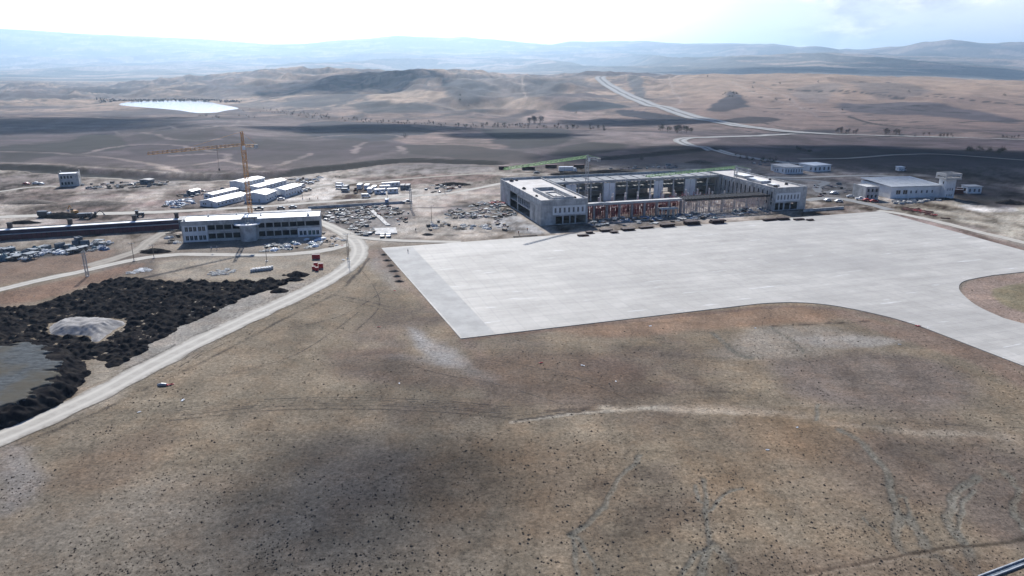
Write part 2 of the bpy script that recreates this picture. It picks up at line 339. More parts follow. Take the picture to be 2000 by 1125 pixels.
# ditch and embankment behind the site, the bank's shade painted near black
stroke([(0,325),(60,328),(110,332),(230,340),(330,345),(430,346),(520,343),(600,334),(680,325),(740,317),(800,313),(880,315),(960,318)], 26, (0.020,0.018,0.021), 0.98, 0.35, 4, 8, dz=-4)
stroke([(0,317),(60,320),(120,324),(240,331),(350,337),(440,338),(520,335)], 5, (0.17,0.15,0.13), 0.7, 0.5, 2, 8)
stroke([(1180,310),(1260,303),(1330,296),(1400,290)], 20, (0.026,0.022,0.024), 0.95, 0.5, 4, 8, dz=-2)
patch([(700,340),(740,326),(850,320),(950,326),(960,335),(850,340)], (0.11,0.10,0.095), 0.7, 5, 6, 8)
patch([(640,352),(760,345),(880,340),(960,342),(960,352),(820,358),(720,362),(660,360)], (0.14,0.090,0.075), 0.75, 4, 8, 9)
# --- site grounds
patch([(600,350),(660,348),(840,372),(840,384),(640,392),(560,395),(500,403),(560,384),(610,368)], (0.29,0.262,0.225), 0.95, 3, 5, 10)
patch([(0,378),(90,372),(300,372),(340,380),(300,400),(160,412),(0,412)], (0.115,0.088,0.075), 0.85, 5, 8, 11, brk=0.5)
patch([(0,345),(110,340),(110,360),(60,364),(0,372)], (0.12,0.098,0.088), 0.8, 4, 5, 12)
patch([(160,358),(330,352),(330,366),(200,372),(150,368)], (0.24,0.22,0.20), 0.6, 3, 5, 13, brk=0.4)
patch([(0,508),(60,505),(170,492),(215,488),(190,520),(120,532),(0,552)], (0.17,0.128,0.10), 0.85, 3, 4, 14)
patch([(0,575),(120,548),(250,518),(290,515),(230,540),(150,565),(60,592),(0,600)], (0.15,0.105,0.08), 0.85, 3, 4, 15)
patch([(0,600),(90,590),(200,552),(0,640)], (0.17,0.14,0.11), 0.6, 3, 4, 15)
patch([(300,512),(420,502),(640,500),(690,508),(660,540),(560,585),(480,610),(300,720),(180,800),(0,848),(0,830),(120,790),(290,600),(480,550),(330,545)], (0.215,0.192,0.158), 0.85, 3, 4, 16)
patch([(300,640),(420,585),(560,555),(600,550),(480,620),(340,700),(250,740)], (0.205,0.20,0.19), 0.6, 4, 6, 17)
patch([(700,495),(735,485),(760,500),(890,665),(930,700),(900,660),(740,520)], (0.17,0.135,0.115), 0.7, 3, 3, 18)
patch([(735,505),(765,530),(780,560),(760,560),(725,520)], (0.20,0.19,0.178), 0.5, 3, 3, 18)
stroke([(742,488),(755,505),(770,530),(782,552)], 3.0, (0.10,0.08,0.068), 0.6, 0.6, 1.0, 19, brk=0.5)
stroke([(720,505),(705,525),(690,540),(678,552)], 1.0, (0.06,0.05,0.045), 0.8, 0.5, 0.6, 19)
# dark pools of soil and worn, bleached places on the steppe, plus painted cloud shade
patch([(800,640),(850,662),(905,690),(915,712),(870,712),(830,690),(805,665)], (0.205,0.20,0.195), 0.75, 2.5, 3, 20)
stroke([(760,700),(830,705),(900,712),(960,745)], 5, (0.19,0.186,0.18), 0.4, 0.8, 3, 21)
patch([(640,690),(760,690),(860,720),(1000,745),(1300,760),(1290,790),(1100,800),(900,790),(760,775),(640,730)], (0.088,0.070,0.062), 0.55, 5, 8, 22)
patch([(920,700),(1060,685),(1200,700),(1250,740),(1150,760),(1000,740)], (0.095,0.072,0.060), 0.6, 4, 7, 23)
patch([(1560,655),(1650,652),(1745,660),(1750,668),(1700,680),(1600,676)], (0.24,0.225,0.205), 0.8, 2, 3, 24)
patch([(1380,690),(1480,645),(1580,640),(1700,660),(1600,690),(1480,700)], (0.20,0.185,0.165), 0.55, 4, 6, 25)
patch([(1100,640),(1500,598),(1640,606),(1640,625),(1500,632),(1240,655)], (0.175,0.125,0.092), 0.75, 2.5, 4, 26)
patch([(1640,606),(1820,650),(2000,730),(2000,755),(1850,690),(1700,640)], (0.165,0.128,0.105), 0.8, 2.5, 4, 27)
stroke([(905,664),(1100,641),(1300,620),(1500,600)], 2.6, (0.13,0.10,0.082), 0.9, 0.6, 0.8, 28)
stroke([(1500,600),(1570,599),(1650,607),(1740,624),(1830,655),(2010,726)], 2.6, (0.14,0.11,0.092), 0.9, 0.6, 0.8, 28)
stroke([(1500,638),(1640,630),(1700,628)], 0.5, (0.07,0.055,0.045), 0.8, 0.6, 0.6, 29)
stroke([(1180,800),(1290,798),(1400,802),(1480,806),(1560,812)], 2.4, (0.28,0.25,0.205), 0.8, 0.8, 1.5, 30)
stroke([(1300,800),(1380,796),(1500,804)], 4, (0.24,0.215,0.18), 0.4, 0.9, 2, 30)
stroke([(1560,808),(1640,828),(1720,838),(1830,846),(2000,858)], 2.6, (0.22,0.195,0.16), 0.5, 0.8, 2, 31)
stroke([(1000,825),(1070,815),(1130,808),(1280,795)], 1.2, (0.24,0.22,0.185), 0.8, 0.6, 0.4, 32)
stroke([(1005,822),(1070,812),(1140,803)], 0.7, (0.05,0.043,0.038), 0.8, 0.5, 0.5, 33)
stroke([(1070,802),(1150,798)], 1.2, (0.06,0.05,0.043), 0.7, 0.5, 0.8, 33)
for k_, yo in enumerate((775, 783, 790, 797)):
    stroke([(330,yo+25),(520,yo+5),(700,yo+2),(860,yo+8),(1000,yo+20)], 0.9, (0.055,0.045,0.040), 0.35, 0.6, 0.3, 34 + k_, brk=0.3)
stroke([(260,805),(480,775),(700,765),(900,770)], 9, (0.155,0.135,0.105), 0.6, 0.8, 3, 40)
for a in [[(560,560),(700,585),(760,600)],[(700,610),(640,655),(560,700),(430,735)],[(760,560),(700,600),(640,625),(520,650)],[(700,520),(730,560),(740,600),(690,650)]]:
    stroke(a, 1.0, (0.085,0.07,0.06), 0.4, 0.6, 0.4, 41, brk=0.4)
patch([(560,880),(700,870),(800,900),(830,960),(780,1000),(640,1010),(560,950)], (0.10,0.09,0.082), 0.5, 5, 8, 42)  # soft cloud shadow painted into the steppe colour
patch([(830,860),(1000,840),(1040,900),(960,980),(850,990)], (0.160,0.124,0.088), 0.5, 4, 7, 43)
patch([(1000,900),(1150,880),(1200,960),(1150,1060),(1000,1050)], (0.152,0.118,0.086), 0.45, 4, 7, 44)
patch([(1480,800),(1620,815),(1700,850),(1640,900),(1500,870)], (0.170,0.126,0.086), 0.5, 4, 6, 45)
patch([(1350,900),(1480,890),(1500,980),(1420,1010)], (0.165,0.125,0.088), 0.4, 4, 6, 46)
patch([(1150,940),(1300,930),(1380,1000),(1300,1060),(1160,1040)], (0.085,0.070,0.058), 0.55, 3, 5, 47, brk=0.5)
patch([(1500,700),(1700,690),(1850,720),(1900,780),(1750,800),(1550,770)], (0.115,0.098,0.092), 0.6, 5, 8, 48)
patch([(0,880),(60,880),(90,930),(40,980),(0,990)], (0.20,0.19,0.185), 0.6, 3, 4, 49)
patch([(90,940),(200,850),(330,830),(300,900),(180,960)], (0.14,0.108,0.083), 0.55, 4, 6, 50)
# rain gullies and braided wash at the lower right
WASH = (0.138, 0.131, 0.112); WE = (0.098, 0.088, 0.074)
gul = [([(1375,935),(1378,980),(1382,1010),(1387,1062)],1.2),([(1387,1062),(1365,1080),(1335,1112),(1325,1140)],1.4),([(1387,1062),(1378,1090),(1374,1140)],2.0),([(1387,1062),(1410,1085),(1430,1100),(1432,1140)],2.0),
       ([(1385,1000),(1400,990),(1420,965),(1450,955)],1.0),([(1378,985),(1362,975),(1358,950)],0.9),
       ([(1250,890),(1215,930),(1190,970),(1150,1020),(1115,1045)],1.4),([(1115,1045),(1125,1080),(1135,1140)],1.2),([(1115,1045),(1140,1060),(1170,1130)],1.0),
       ([(1640,840),(1690,870),(1720,905),(1738,935),(1742,965),(1752,1000),(1757,1050),(1770,1080),(1830,1090)],2.0),
       ([(1775,1010),(1795,1040),(1815,1072),(1850,1100),(1880,1140)],2.4),([(1760,1005),(1775,1010),(1770,975),(1755,970)],1.0),
       ([(1910,930),(1870,965),(1855,1000),(1860,1030),(1885,1060),(1900,1095),(1915,1140)],2.2),([(1960,920),(1990,960),(1975,985),(2010,1050)],1.8),
       ([(1885,1060),(1870,1030),(1880,985),(1900,955)],1.2),([(1690,1010),(1720,1040)],0.8),([(1390,650),(1440,690),(1470,700)],2.2),([(1510,640),(1545,665),(1570,690)],1.3),([(1600,790),(1595,820)],1.2)]
for i, (a, w_) in enumerate(gul):
    stroke(a, w_ * 1.0, WE, 0.5, 0.35, 0.9, 60 + i)
    stroke(a, w_ * 0.7, WASH, 0.7, 0.3, 0.9, 60 + i, dz=-0.15)
stroke([(1580,1120),(1700,1098),(1800,1078),(1880,1068),(1960,1060),(2050,1035)], 0.9, (0.07,0.06,0.048), 0.8, 0.5, 0.5, 80)
stroke([(1580,1123),(1700,1102),(1800,1082),(1880,1072)], 0.5, (0.22,0.19,0.15), 0.6, 0.5, 0.3, 81)
stroke([(1480,1125),(1700,1108),(1960,1125)], 10, (0.15,0.115,0.09), 0.4, 0.8, 3, 82)
# verges of the haul road
stroke([(0,842),(200,745),(400,648),(560,585),(650,545)], 0.9, (0.055,0.048,0.042), 0.75, 0.6, 0.5, 83, brk=0.6)
stroke([(0,884),(200,800),(330,738),(430,690),(560,620),(660,570),(712,520)], 1.1, (0.05,0.043,0.037), 0.85, 0.6, 0.5, 84, brk=0.7)
for k_ in range(5):
    stroke([(400,668-6*k_),(520,610-6*k_),(610,565-5*k_),(660,540-4*k_)], 0.6, (0.10,0.09,0.08), 0.6, 0.6, 0.6, 85+k_, brk=0.3)
# right side of the site
patch([(636,408),(742,402),(800,416),(800,440),(770,448),(740,462),(708,468),(634,442)], (0.10,0.092,0.085), 0.65, 3, 4, 110)
patch([(866,420),(905,398),(1000,392),(1014,420),(975,435),(900,430)], (0.10,0.090,0.086), 0.65, 3, 4, 111)
patch([(330,402),(400,385),(480,376),(480,404),(400,410)], (0.12,0.105,0.095), 0.5, 3, 4, 112)
patch([(1590,358),(1660,355),(1665,385),(1600,390)], (0.075,0.066,0.06), 0.6, 3, 4, 113)
patch([(1740,412),(1850,395),(2000,400),(2000,465),(1900,440)], (0.21,0.19,0.15), 0.8, 4, 4, 90)
patch([(1720,415),(1760,418),(2000,483),(2000,500),(1740,422)], (0.17,0.13,0.11), 0.85, 2, 2, 91)
patch([(1880,400),(1960,402),(1990,412),(1900,412)], (0.38,0.36,0.33), 0.7, 2, 3, 91)
patch([(1905,545),(2000,534),(2060,534),(2060,640),(1950,618),(1895,590),(1878,568)], (0.185,0.148,0.125), 0.95, 1, 0.5, 92)
patch([(1940,566),(2000,552),(2060,552),(2060,618),(1985,605),(1945,585)], (0.15,0.135,0.095), 0.9, 1, 1, 93)
patch([(1480,345),(1560,340),(1640,352),(1660,378),(1600,395),(1575,380)], (0.10,0.092,0.085), 0.7, 4, 5, 94)
patch([(1580,300),(1700,290),(2000,300),(2000,395),(1880,390),(1800,340),(1650,335)], (0.04,0.034,0.034), 0.85, 6, 10, 95)  # ground colour darkened to deepen the cloud shadow lying here
patch([(1240,322),(1340,318),(1480,325),(1480,345),(1300,332)], (0.105,0.10,0.09), 0.7, 4, 4, 95)
patch([(790,430),(1000,398),(1040,425),(1050,450),(820,465),(780,455)], (0.20,0.178,0.148), 0.7, 3, 4, 96)
patch([(960,440),(1000,418),(1062,455),(1020,455)], (0.24,0.235,0.225), 0.8, 1.5, 1, 97)
stroke([(640,412),(700,410),(780,408),(900,403),(960,400)], 4, (0.06,0.056,0.052), 0.75, 0.5, 1.5, 98)
stroke([(760,468),(830,464),(900,458),(990,450),(1060,448)], 3, (0.075,0.062,0.052), 0.75, 0.5, 2, 99, brk=0.5)
stroke([(1640,402),(1690,398),(1735,405)], 3, (0.05,0.045,0.042), 0.8, 0.5, 2, 99)

patch([(0,492),(40,486),(110,482),(170,474),(215,476),(205,486),(150,492),(80,502),(0,508)], (0.045,0.043,0.045), 0.85, 2, 3, 101)  # shadow under the sheeted heaps, painted as dark ground
patch([(1130,428),(1200,426),(1500,404),(1505,412),(1300,434),(1150,444)], (0.13,0.128,0.125), 0.6, 2, 2, 102)
# bring out the differences between the kinds of soil
mnear = (1 - sstep(420, 520, Yg))[..., None]; mean = np.array([0.150, 0.132, 0.110]); C = C * (1 - mnear) + np.clip(mean + (C - mean) * 1.35, 0.03, 0.5) * mnear
mfar = sstep(560, 800, Yg)[..., None]; C = C * (1 - mfar) + np.clip(np.array([0.115, 0.095, 0.082]) + (C - np.array([0.115, 0.095, 0.082])) * 1.45, 0.018, 0.5) * mfar
stroke([(0,326),(60,329),(110,333),(230,341),(330,346),(430,347),(520,344),(600,335),(680,326),(740,318),(800,314),(880,316),(960,319)], 13, (0.008,0.008,0.010), 1.0, 0.3, 1.5, 8)  # shaded face of the curved bank, painted near black
stroke([(1190,309),(1260,303),(1330,296),(1400,290)], 12, (0.010,0.009,0.011), 0.95, 0.3, 3, 8)  # same painted shade for the bank on the right
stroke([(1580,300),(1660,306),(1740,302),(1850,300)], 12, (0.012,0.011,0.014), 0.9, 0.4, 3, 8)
ro_ = np.abs(fbm(Xg / 19 + 0.5*fbm(Xg/9, Yg/9, 3, 231), Yg / 30, 4, 233, 0.55)); nn_ = 1 - sstep(270, 320, Yg)
C = C * (1 - (nn_ * (1 - sstep(0, 0.05, ro_)) * 0.22)[..., None]) * (1 + (nn_ * np.clip(fbm(Xg / 8, Yg / 12, 4, 235, 0.65) * 0.45, -0.16, 0.16))[..., None])
C = C * (1 + nn_[..., None] * np.array([0.03, 0.0, -0.035]))
nm1 = fbm(Xg / 7, Yg / 11, 4, 201, 0.7); nm2 = fbm(Xg / 26, Yg / 38, 4, 205, 0.65)
sm_ = sstep(285, 340, Yg) * (1 - sstep(560, 640, Yg)); C = C * (1 + (sm_ * (np.clip(nm1 * 1.5, -0.5, 0.5) + np.clip(nm2 * 1.6, -0.5, 0.4)))[..., None] * np.array([0.95, 1.0, 1.05]))
pl = np.sin((Yg * 0.9 + Xg * 0.25 + 45 * fbm(Xg / 170, Yg / 170, 2, 211)) / 7.0) * sstep(600, 800, Yg) * (1 - sstep(1500, 2200, Yg)) * (fbm(Xg / 150, Yg / 150, 2, 215) > -0.1)
C = C * (1 + 0.16 * pl)[..., None]
nf = fbm(Xg / 34, Yg / 55, 5, 221, 0.7) * sstep(580, 700, Yg) * (1 - 0.45 * hill - 0.3 * hill * rg_); C = C * (1 + np.clip(nf * 1.3, -0.45, 0.45))[..., None]
C = C * (1 - sstep(280, 360, Yg)[..., None] * np.array([0.05, 0.05, 0.02])) * (1 - (sstep(540, 700, Yg) * (1 - sstep(1500, 2500, Yg)))[..., None] * np.array([0.24, 0.26, 0.17]))
dk_ = sstep(560, 700, Yg) * (1 - sstep(1300, 2200, Yg)) * 0.34; C = C * (1 - dk_[..., None] * np.array([1.0, 1.0, 0.9]))
# ---------------------------------------------------------------- the ground sheet
def mesh_np(name, V, F, mat, col=None):
    me = bpy.data.meshes.new(name)
    me.vertices.add(len(V)); me.vertices.foreach_set('co', np.asarray(V, np.float32).ravel())
    n = F.shape[1]
    me.loops.add(F.size); me.loops.foreach_set('vertex_index', F.astype(np.int32).ravel())
    me.polygons.add(len(F)); me.polygons.foreach_set('loop_start', np.arange(0, F.size, n, dtype=np.int32))
    me.polygons.foreach_set('loop_total', np.full(len(F), n, np.int32))
    me.polygons.foreach_set('use_smooth', np.ones(len(F), bool))
    me.update(calc_edges=True)
    if col is not None:
        a = me.color_attributes.new('soil', 'FLOAT_COLOR', 'POINT')
        cc = np.ones((len(V), 4), np.float32); cc[:, :3] = np.clip(col, 0, 1); a.data.foreach_set('color', cc.ravel())
    me.materials.append(mat)
    o = bpy.data.objects.new(name, me); COL.objects.link(o); return o
def grid_faces(nr, nc):
    i = np.arange(nr - 1)[:, None] * nc + np.arange(nc - 1)[None, :]
    i = i.ravel(); return np.stack([i, i + 1, i + nc + 1, i + nc], 1)
def new_mat(name, rough=0.9):
    m = bpy.data.materials.new(name); m.use_nodes = True; t = m.node_tree
    b = t.nodes['Principled BSDF']; b.inputs['Roughness'].default_value = rough; b.inputs['Specular IOR Level'].default_value = 0.25
    return m, t, b
def wpos(t, scale=(1, 1, 1)):
    g = N(t, 'ShaderNodeNewGeometry'); mp = N(t, 'ShaderNodeMapping'); mp.inputs['Scale'].default_value = scale
    t.links.new(g.outputs['Position'], mp.inputs['Vector']); return mp.outputs[0]
def noise(t, vec, scale, detail=4.0, rough=0.6):
    n = N(t, 'ShaderNodeTexNoise', Scale=scale, Detail=detail, Roughness=rough); t.links.new(vec, n.inputs['Vector']); return n.outputs[0]
m_ground, t, b = new_mat('dry_ground', 0.95); b.inputs['Specular IOR Level'].default_value = 0.1
at = N(t, 'ShaderNodeVertexColor', layer_name='soil'); p = wpos(t)
f1 = mapr(t, noise(t, p, 0.8, 7, 0.8), 0.32, 0.68, 0.58, 1.42, False)
f2 = mapr(t, noise(t, p, 1.5, 6, 0.8), 0.34, 0.66, 0.58, 1.42, False)
f3 = mapr(t, noise(t, p, 0.02, 7, 0.65), 0.3, 0.7, 0.80, 1.2, False)
f4 = mapr(t, noise(t, wpos(t, (0.02, 0.11, 0.02)), 1.0, 6, 0.7), 0.3, 0.7, 0.84, 1.16, False)
v = math_(t, 'MULTIPLY', math_(t, 'MULTIPLY', f1, f2), math_(t, 'MULTIPLY', f3, f4))
spk = mapr(t, noise(t, p, 1.3, 3, 0.6), 0.60, 0.70, 1.0, 0.62)
v = math_(t, 'MULTIPLY', v, spk)
vo = N(t, 'ShaderNodeTexVoronoi', Scale=0.75); t.links.new(wpos(t, (0.8, 1.25, 1)), vo.inputs['Vector'])
dot = mapr(t, math_(t, 'ADD', vo.outputs['Distance'], math_(t, 'MULTIPLY', noise(t, p, 0.06, 4), 0.5)), 0.30, 0.46, 0.52, 1.0)
v = math_(t, 'MULTIPLY', v, dot)
cc = N(t, 'ShaderNodeCombineColor'); [t.links.new(v, cc.inputs[i]) for i in range(3)]
hue = mixc(t, mapr(t, noise(t, p, 0.12, 5, 0.65), 0.42, 0.66, 0.0, 0.3), at.outputs[0], (1.22, 1.0, 0.82, 1), 'MULTIPLY')
t.links.new(mixc(t, 1.0, hue, cc.outputs[0], 'MULTIPLY'), b.inputs['Base Color'])
bp = N(t, 'ShaderNodeBump', Strength=0.35, Distance=0.25); t.links.new(noise(t, p, 1.2, 6, 0.7), bp.inputs['Height']); t.links.new(bp.outputs[0], b.inputs['Normal'])
V = np.stack([Xg, Yg, Zg], -1).reshape(-1, 3)
Fg = grid_faces(len(rows), len(ss))
ground = mesh_np('ground', V, Fg, m_ground, C.reshape(-1, 3)); ground['kind'] = 'structure'
# water
m_water, t, b = new_mat('lake_water', 0.06); b.inputs['Base Color'].default_value = (0.03, 0.05, 0.07, 1); b.inputs['Specular IOR Level'].default_value = 0.5
bp = N(t, 'ShaderNodeBump', Strength=0.2, Distance=0.5); t.links.new(noise(t, wpos(t), 0.12, 4), bp.inputs['Height']); t.links.new(bp.outputs[0], b.inputs['Normal'])
me = bpy.data.meshes.new('lake'); bm = bmesh.new(); f = bm.faces.new([bm.verts.new((x, y, LAKEZ)) for x, y in lake_w]); bmesh.ops.triangulate(bm, faces=[f]); bm.to_mesh(me); bm.free()
me.materials.append(m_water); lake = bpy.data.objects.new('lake', me); COL.objects.link(lake); lake['kind'] = 'structure'
for p_ in me.polygons:
    if p_.normal.z < 0: p_.flip()

def paint0(name, c):
    m, t, b = new_mat(name, 0.85); p = wpos(t)
    t.links.new(mixc(t, mapr(t, noise(t, p, 0.12, 7, 0.7), 0.35, 0.65), c, tuple(x * 1.28 for x in c)), b.inputs['Base Color']); return m
# ---------------------------------------------------------------- roads, apron
def strip(name, px, wid, mat, off=0.06, step=5.0, jit=0.7, thick=0.0, world=None, crown=0.0):
    pts = world or [G(*p) for p in px]
    pts = catmull(pts, 8) if len(pts) > 2 else pts
    pts = resample(pts, step); P = np.array(pts)
    T = np.gradient(P, axis=0); T /= np.linalg.norm(T, axis=1)[:, None] + 1e-9; Nn = np.stack([-T[:, 1], T[:, 0]], 1)
    ww = np.interp(np.linspace(0, 1, len(P)), np.linspace(0, 1, len(wid)), wid) if isinstance(wid, (list, tuple)) else np.full(len(P), wid)
    cr = [-0.5, -0.3, 0, 0.3, 0.5]; V = []
    for k, c in enumerate(cr):
        j = vnoise(P[:, 0] / 6, P[:, 1] / 6, 50 + k) * jit * (1 if abs(c) == 0.5 else 0)
        q = P + Nn * (ww * c + j)[:, None]
        z = z_at(q[:, 0], q[:, 1]) + off + crown * (1 - (2*c)**2)
        V.append(np.concatenate([q, z[:, None]], 1))
    V = np.stack(V, 1).reshape(-1, 3)
    o = mesh_np(name, V, grid_faces(len(P), 5)[:, ::-1], mat); o['kind'] = 'structure'
    uv = o.data.attributes.new('across', 'FLOAT', 'POINT'); uv.data.foreach_set('value', np.tile(np.array(cr, np.float32), len(P)))
    return o
def road_mat(name, c1, c2, track=0.25, rough=0.95):
    m, t, b = new_mat(name, rough); p = wpos(t)
    a = N(t, 'ShaderNodeAttribute', attribute_name='across'); ab = math_(t, 'ABSOLUTE', a.outputs['Fac'])
    tr = mapr(t, math_(t, 'ABSOLUTE', math_(t, 'SUBTRACT', ab, 0.22)), 0.02, 0.13, 1.0, 0.0)
    c = mixc(t, mapr(t, noise(t, p, 0.25, 6, 0.7), 0.3, 0.7), c1, c2)
    c = mixc(t, math_(t, 'MULTIPLY', tr, track), c, tuple(min(1, x * 1.35) for x in c1))
    c = mixc(t, mapr(t, math_(t, 'ADD', ab, math_(t, 'MULTIPLY', math_(t, 'SUBTRACT', noise(t, p, 0.5, 4), 0.5), 0.3)), 0.38, 0.5, 0.0, 0.8), c, (0.20, 0.178, 0.148, 1))
    t.links.new(c, b.inputs['Base Color'])
    bp = N(t, 'ShaderNodeBump', Strength=0.3, Distance=0.1); t.links.new(noise(t, p, 2, 5), bp.inputs['Height']); t.links.new(bp.outputs[0], b.inputs['Normal'])
    return m
m_gravel = road_mat('gravel_road', (0.40, 0.375, 0.33), (0.31, 0.29, 0.255), 0.5)
m_dirt = road_mat('dirt_track', (0.27, 0.245, 0.205), (0.21, 0.185, 0.155), 0.4)
m_hw = road_mat('highway_concrete', (0.27, 0.27, 0.265), (0.20, 0.20, 0.20), 0.3)
t = m_hw.node_tree; b = t.nodes['Principled BSDF']; src = b.inputs['Base Color'].links[0].from_socket
a_ = N(t, 'ShaderNodeAttribute', attribute_name='across'); t.links.new(mixc(t, mapr(t, math_(t, 'ABSOLUTE', a_.outputs['Fac']), 0.05, 0.11, 0.85, 0.0), src, (0.09, 0.085, 0.08, 1)), b.inputs['Base Color'])
m_asph = road_mat('worn_asphalt', (0.22, 0.22, 0.215), (0.17, 0.17, 0.17), 0.2)
strip('haul_road', [(-120,905),(0,855),(100,812),(200,766),(300,712),(400,662),(500,615),(580,578),(640,548),(682,520),(700,498),(700,480),(686,464),(660,449),(626,434),(600,424)], [8.5,8.5,8.5,8.5,8.5,8,8,8,8,7,7], m_gravel, 0.10, 3)
strip('site_road', [(672,458),(700,464),(760,469),(830,472),(900,473)], [5,5,5,4], m_gravel, 0.14, 3)
strip('access_road', [(-100,590),(0,566),(80,547),(160,530),(230,514),(290,503),(360,497),(450,498),(540,498),(620,491),(670,481),(692,474)], 5.5, m_gravel, 0.07, 3)
strip('service_track', [(-80,430),(0,424),(90,421),(160,418),(250,416),(340,413),(430,408),(520,403),(610,396),(700,390),(790,384),(870,378),(930,368),(990,356)], [8,9,9,8,6,6,6,5,5], m_gravel, 0.07, 3)
strip('yard_track', [(600,368),(660,360),(740,354),(850,345),(930,340),(1000,339),(1100,341)], 5, m_dirt, 0.09, 4)
strip('ditch_track', [(160,345),(240,350),(330,353),(430,352),(540,346),(640,340)], 4.5, m_dirt, 0.09, 4)
strip('field_track', [(-60,378),(0,374),(50,367),(90,364),(112,364)], 4, m_gravel, 0.09, 4)
strip('quarry_track', [(360,440),(330,450),(296,468),(268,490),(220,506),(170,520)], [6,6,6,8], m_dirt, 0.05, 3)
strip('perimeter_road', [(1715,411),(1760,418),(1830,433),(1920,455),(2000,474),(2120,505)], 6, m_gravel, 0.08, 4)
strip('rear_road', [(1575,392),(1600,388),(1640,388),(1700,400),(1740,410)], 7, m_asph, 0.08, 4)
strip('loop_road', [(1640,372),(1604,376),(1596,366),(1612,356),(1580,352),(1540,350),(1500,346)], 6, m_asph, 0.09, 4)
strip('tower_road', [(1500,346),(1560,347),(1620,345),(1700,343),(1760,346)], 6, m_gravel, 0.11, 4)
HW_ = HW[::4] + [HW[-1]]
strip('highway', None, [46,46,42,40,36,31,25,22], m_hw, 1.0, 10, 0.6, world=HW_)
strip('link_road', [(1560,262),(1480,266),(1400,268),(1345,270),(1328,275),(1345,284),(1385,293),(1430,303),(1500,314),(1570,322)], [22,22,20,18,16,13,10,9], m_hw, 0.5, 6, 0.4)
strip('valley_road', [(1560,312),(1660,310),(1760,303),(1850,303),(2060,318)], 7, m_dirt, 0.5, 6, 0.4)

# single wheel ruts pressed into the steppe
m_rut = bpy.data.materials.new('wheel_rut'); m_rut.use_nodes = True; t = m_rut.node_tree; b = t.nodes['Principled BSDF']; b.inputs['Base Color'].default_value = (0.065, 0.054, 0.045, 1); b.inputs['Roughness'].default_value = 1
tr_ = N(t, 'ShaderNodeBsdfTransparent'); mx = N(t, 'ShaderNodeMixShader'); a_ = N(t, 'ShaderNodeAttribute', attribute_name='across')
e_ = mapr(t, math_(t, 'ABSOLUTE', a_.outputs['Fac']), 0.15, 0.48, 1.0, 0.0)
t.links.new(math_(t, 'MULTIPLY', e_, mapr(t, noise(t, wpos(t), 0.35, 5, 0.7), 0.40, 0.60, 0.0, 0.75)), mx.inputs[0]); t.links.new(tr_.outputs[0], mx.inputs[1]); t.links.new(b.outputs[0], mx.inputs[2]); t.links.new(mx.outputs[0], t.nodes['Material Output'].inputs[0])
for yo in (775, 779, 786, 789.5, 797):
    strip('wheel_track', [(330,yo+25),(520,yo+5),(700,yo+2),(860,yo+8),(1000,yo+20)], 0.42, m_rut, 0.05, 2.0, 0.0)
for q in [[(560,560),(700,585),(760,600)],[(565,566),(700,592),(762,607)],[(700,610),(640,655),(560,700),(430,735)],[(760,560),(700,600),(640,625),(520,650)],[(700,520),(730,560),(740,600),(690,650)],[(340,716),(430,655),(540,602),(640,560)],[(350,718),(440,658),(550,606),(648,566)],[(300,742),(400,690),(470,655)],[(1480,640),(1600,633),(1700,629)],[(940,700),(1100,730),(1250,790)],[(760,700),(860,730),(960,748),(1100,790)],[(1010,812),(1100,803),(1180,800)],[(1005,820),(1100,811),(1200,806)],[(1780,826),(1900,832),(2040,838)]]:
    strip('wheel_track', q, 0.42, m_rut, 0.05, 2.0, 0.0)
m_apron, t, b = new_mat('apron_concrete', 0.75); p = wpos(t)
AX = math.atan2(-15.1 - -57.8, 308.1 - 197.8)    # slab lanes run with the apron's long edge
mp = N(t, 'ShaderNodeMapping'); g = N(t, 'ShaderNodeNewGeometry'); t.links.new(g.outputs['Position'], mp.inputs['Vector']); mp.inputs['Rotation'].default_value = (0, 0, -math.radians(17.3))
br = N(t, 'ShaderNodeTexBrick', Scale=1.0); br.offset = 0; t.links.new(mp.outputs[0], br.inputs['Vector'])
br.inputs['Brick Width'].default_value = 5.0; br.inputs['Row Height'].default_value = 5.0; br.inputs['Mortar Size'].default_value = 0.07; br.inputs['Mortar Smooth'].default_value = 0.6
br.inputs['Color1'].default_value = (0.385, 0.368, 0.338, 1); br.inputs['Color2'].default_value = (0.42, 0.40, 0.368, 1); br.inputs['Mortar'].default_value = (0.27, 0.268, 0.26, 1)
mp2 = N(t, 'ShaderNodeMapping'); t.links.new(mp.outputs[0], mp2.inputs['Vector']); mp2.inputs['Scale'].default_value = (0.022, 0.2, 1)
lane = mapr(t, noise(t, mp2.outputs[0], 1.0, 7, 0.65), 0.3, 0.7, 0.84, 1.10, False)
blot = mapr(t, noise(t, p, 0.03, 7, 0.7), 0.3, 0.7, 0.80, 1.10, False)
fine = mapr(t, noise(t, p, 0.6, 5, 0.7), 0.25, 0.75, 0.92, 1.07, False)
v = math_(t, 'MULTIPLY', math_(t, 'MULTIPLY', lane, blot), fine)
cc = N(t, 'ShaderNodeCombineColor'); [t.links.new(v, cc.inputs[i]) for i in range(3)]
c = mixc(t, 1.0, br.outputs[0], cc.outputs[0], 'MULTIPLY')
mp3 = N(t, 'ShaderNodeMapping'); t.links.new(mp.outputs[0], mp3.inputs['Vector']); mp3.inputs['Scale'].default_value = (0.06, 0.5, 1)
c = mixc(t, mapr(t, noise(t, mp3.outputs[0], 1.0, 4, 0.5), 0.67, 0.71, 0.0, 0.7), c, (0.58, 0.58, 0.57, 1))   # laitance streaks
c = mixc(t, mapr(t, noise(t, p, 0.011, 6, 0.62), 0.50, 0.66, 0.0, 0.35), c, (0.27, 0.262, 0.25, 1))
t.links.new(c, b.inputs['Base Color'])
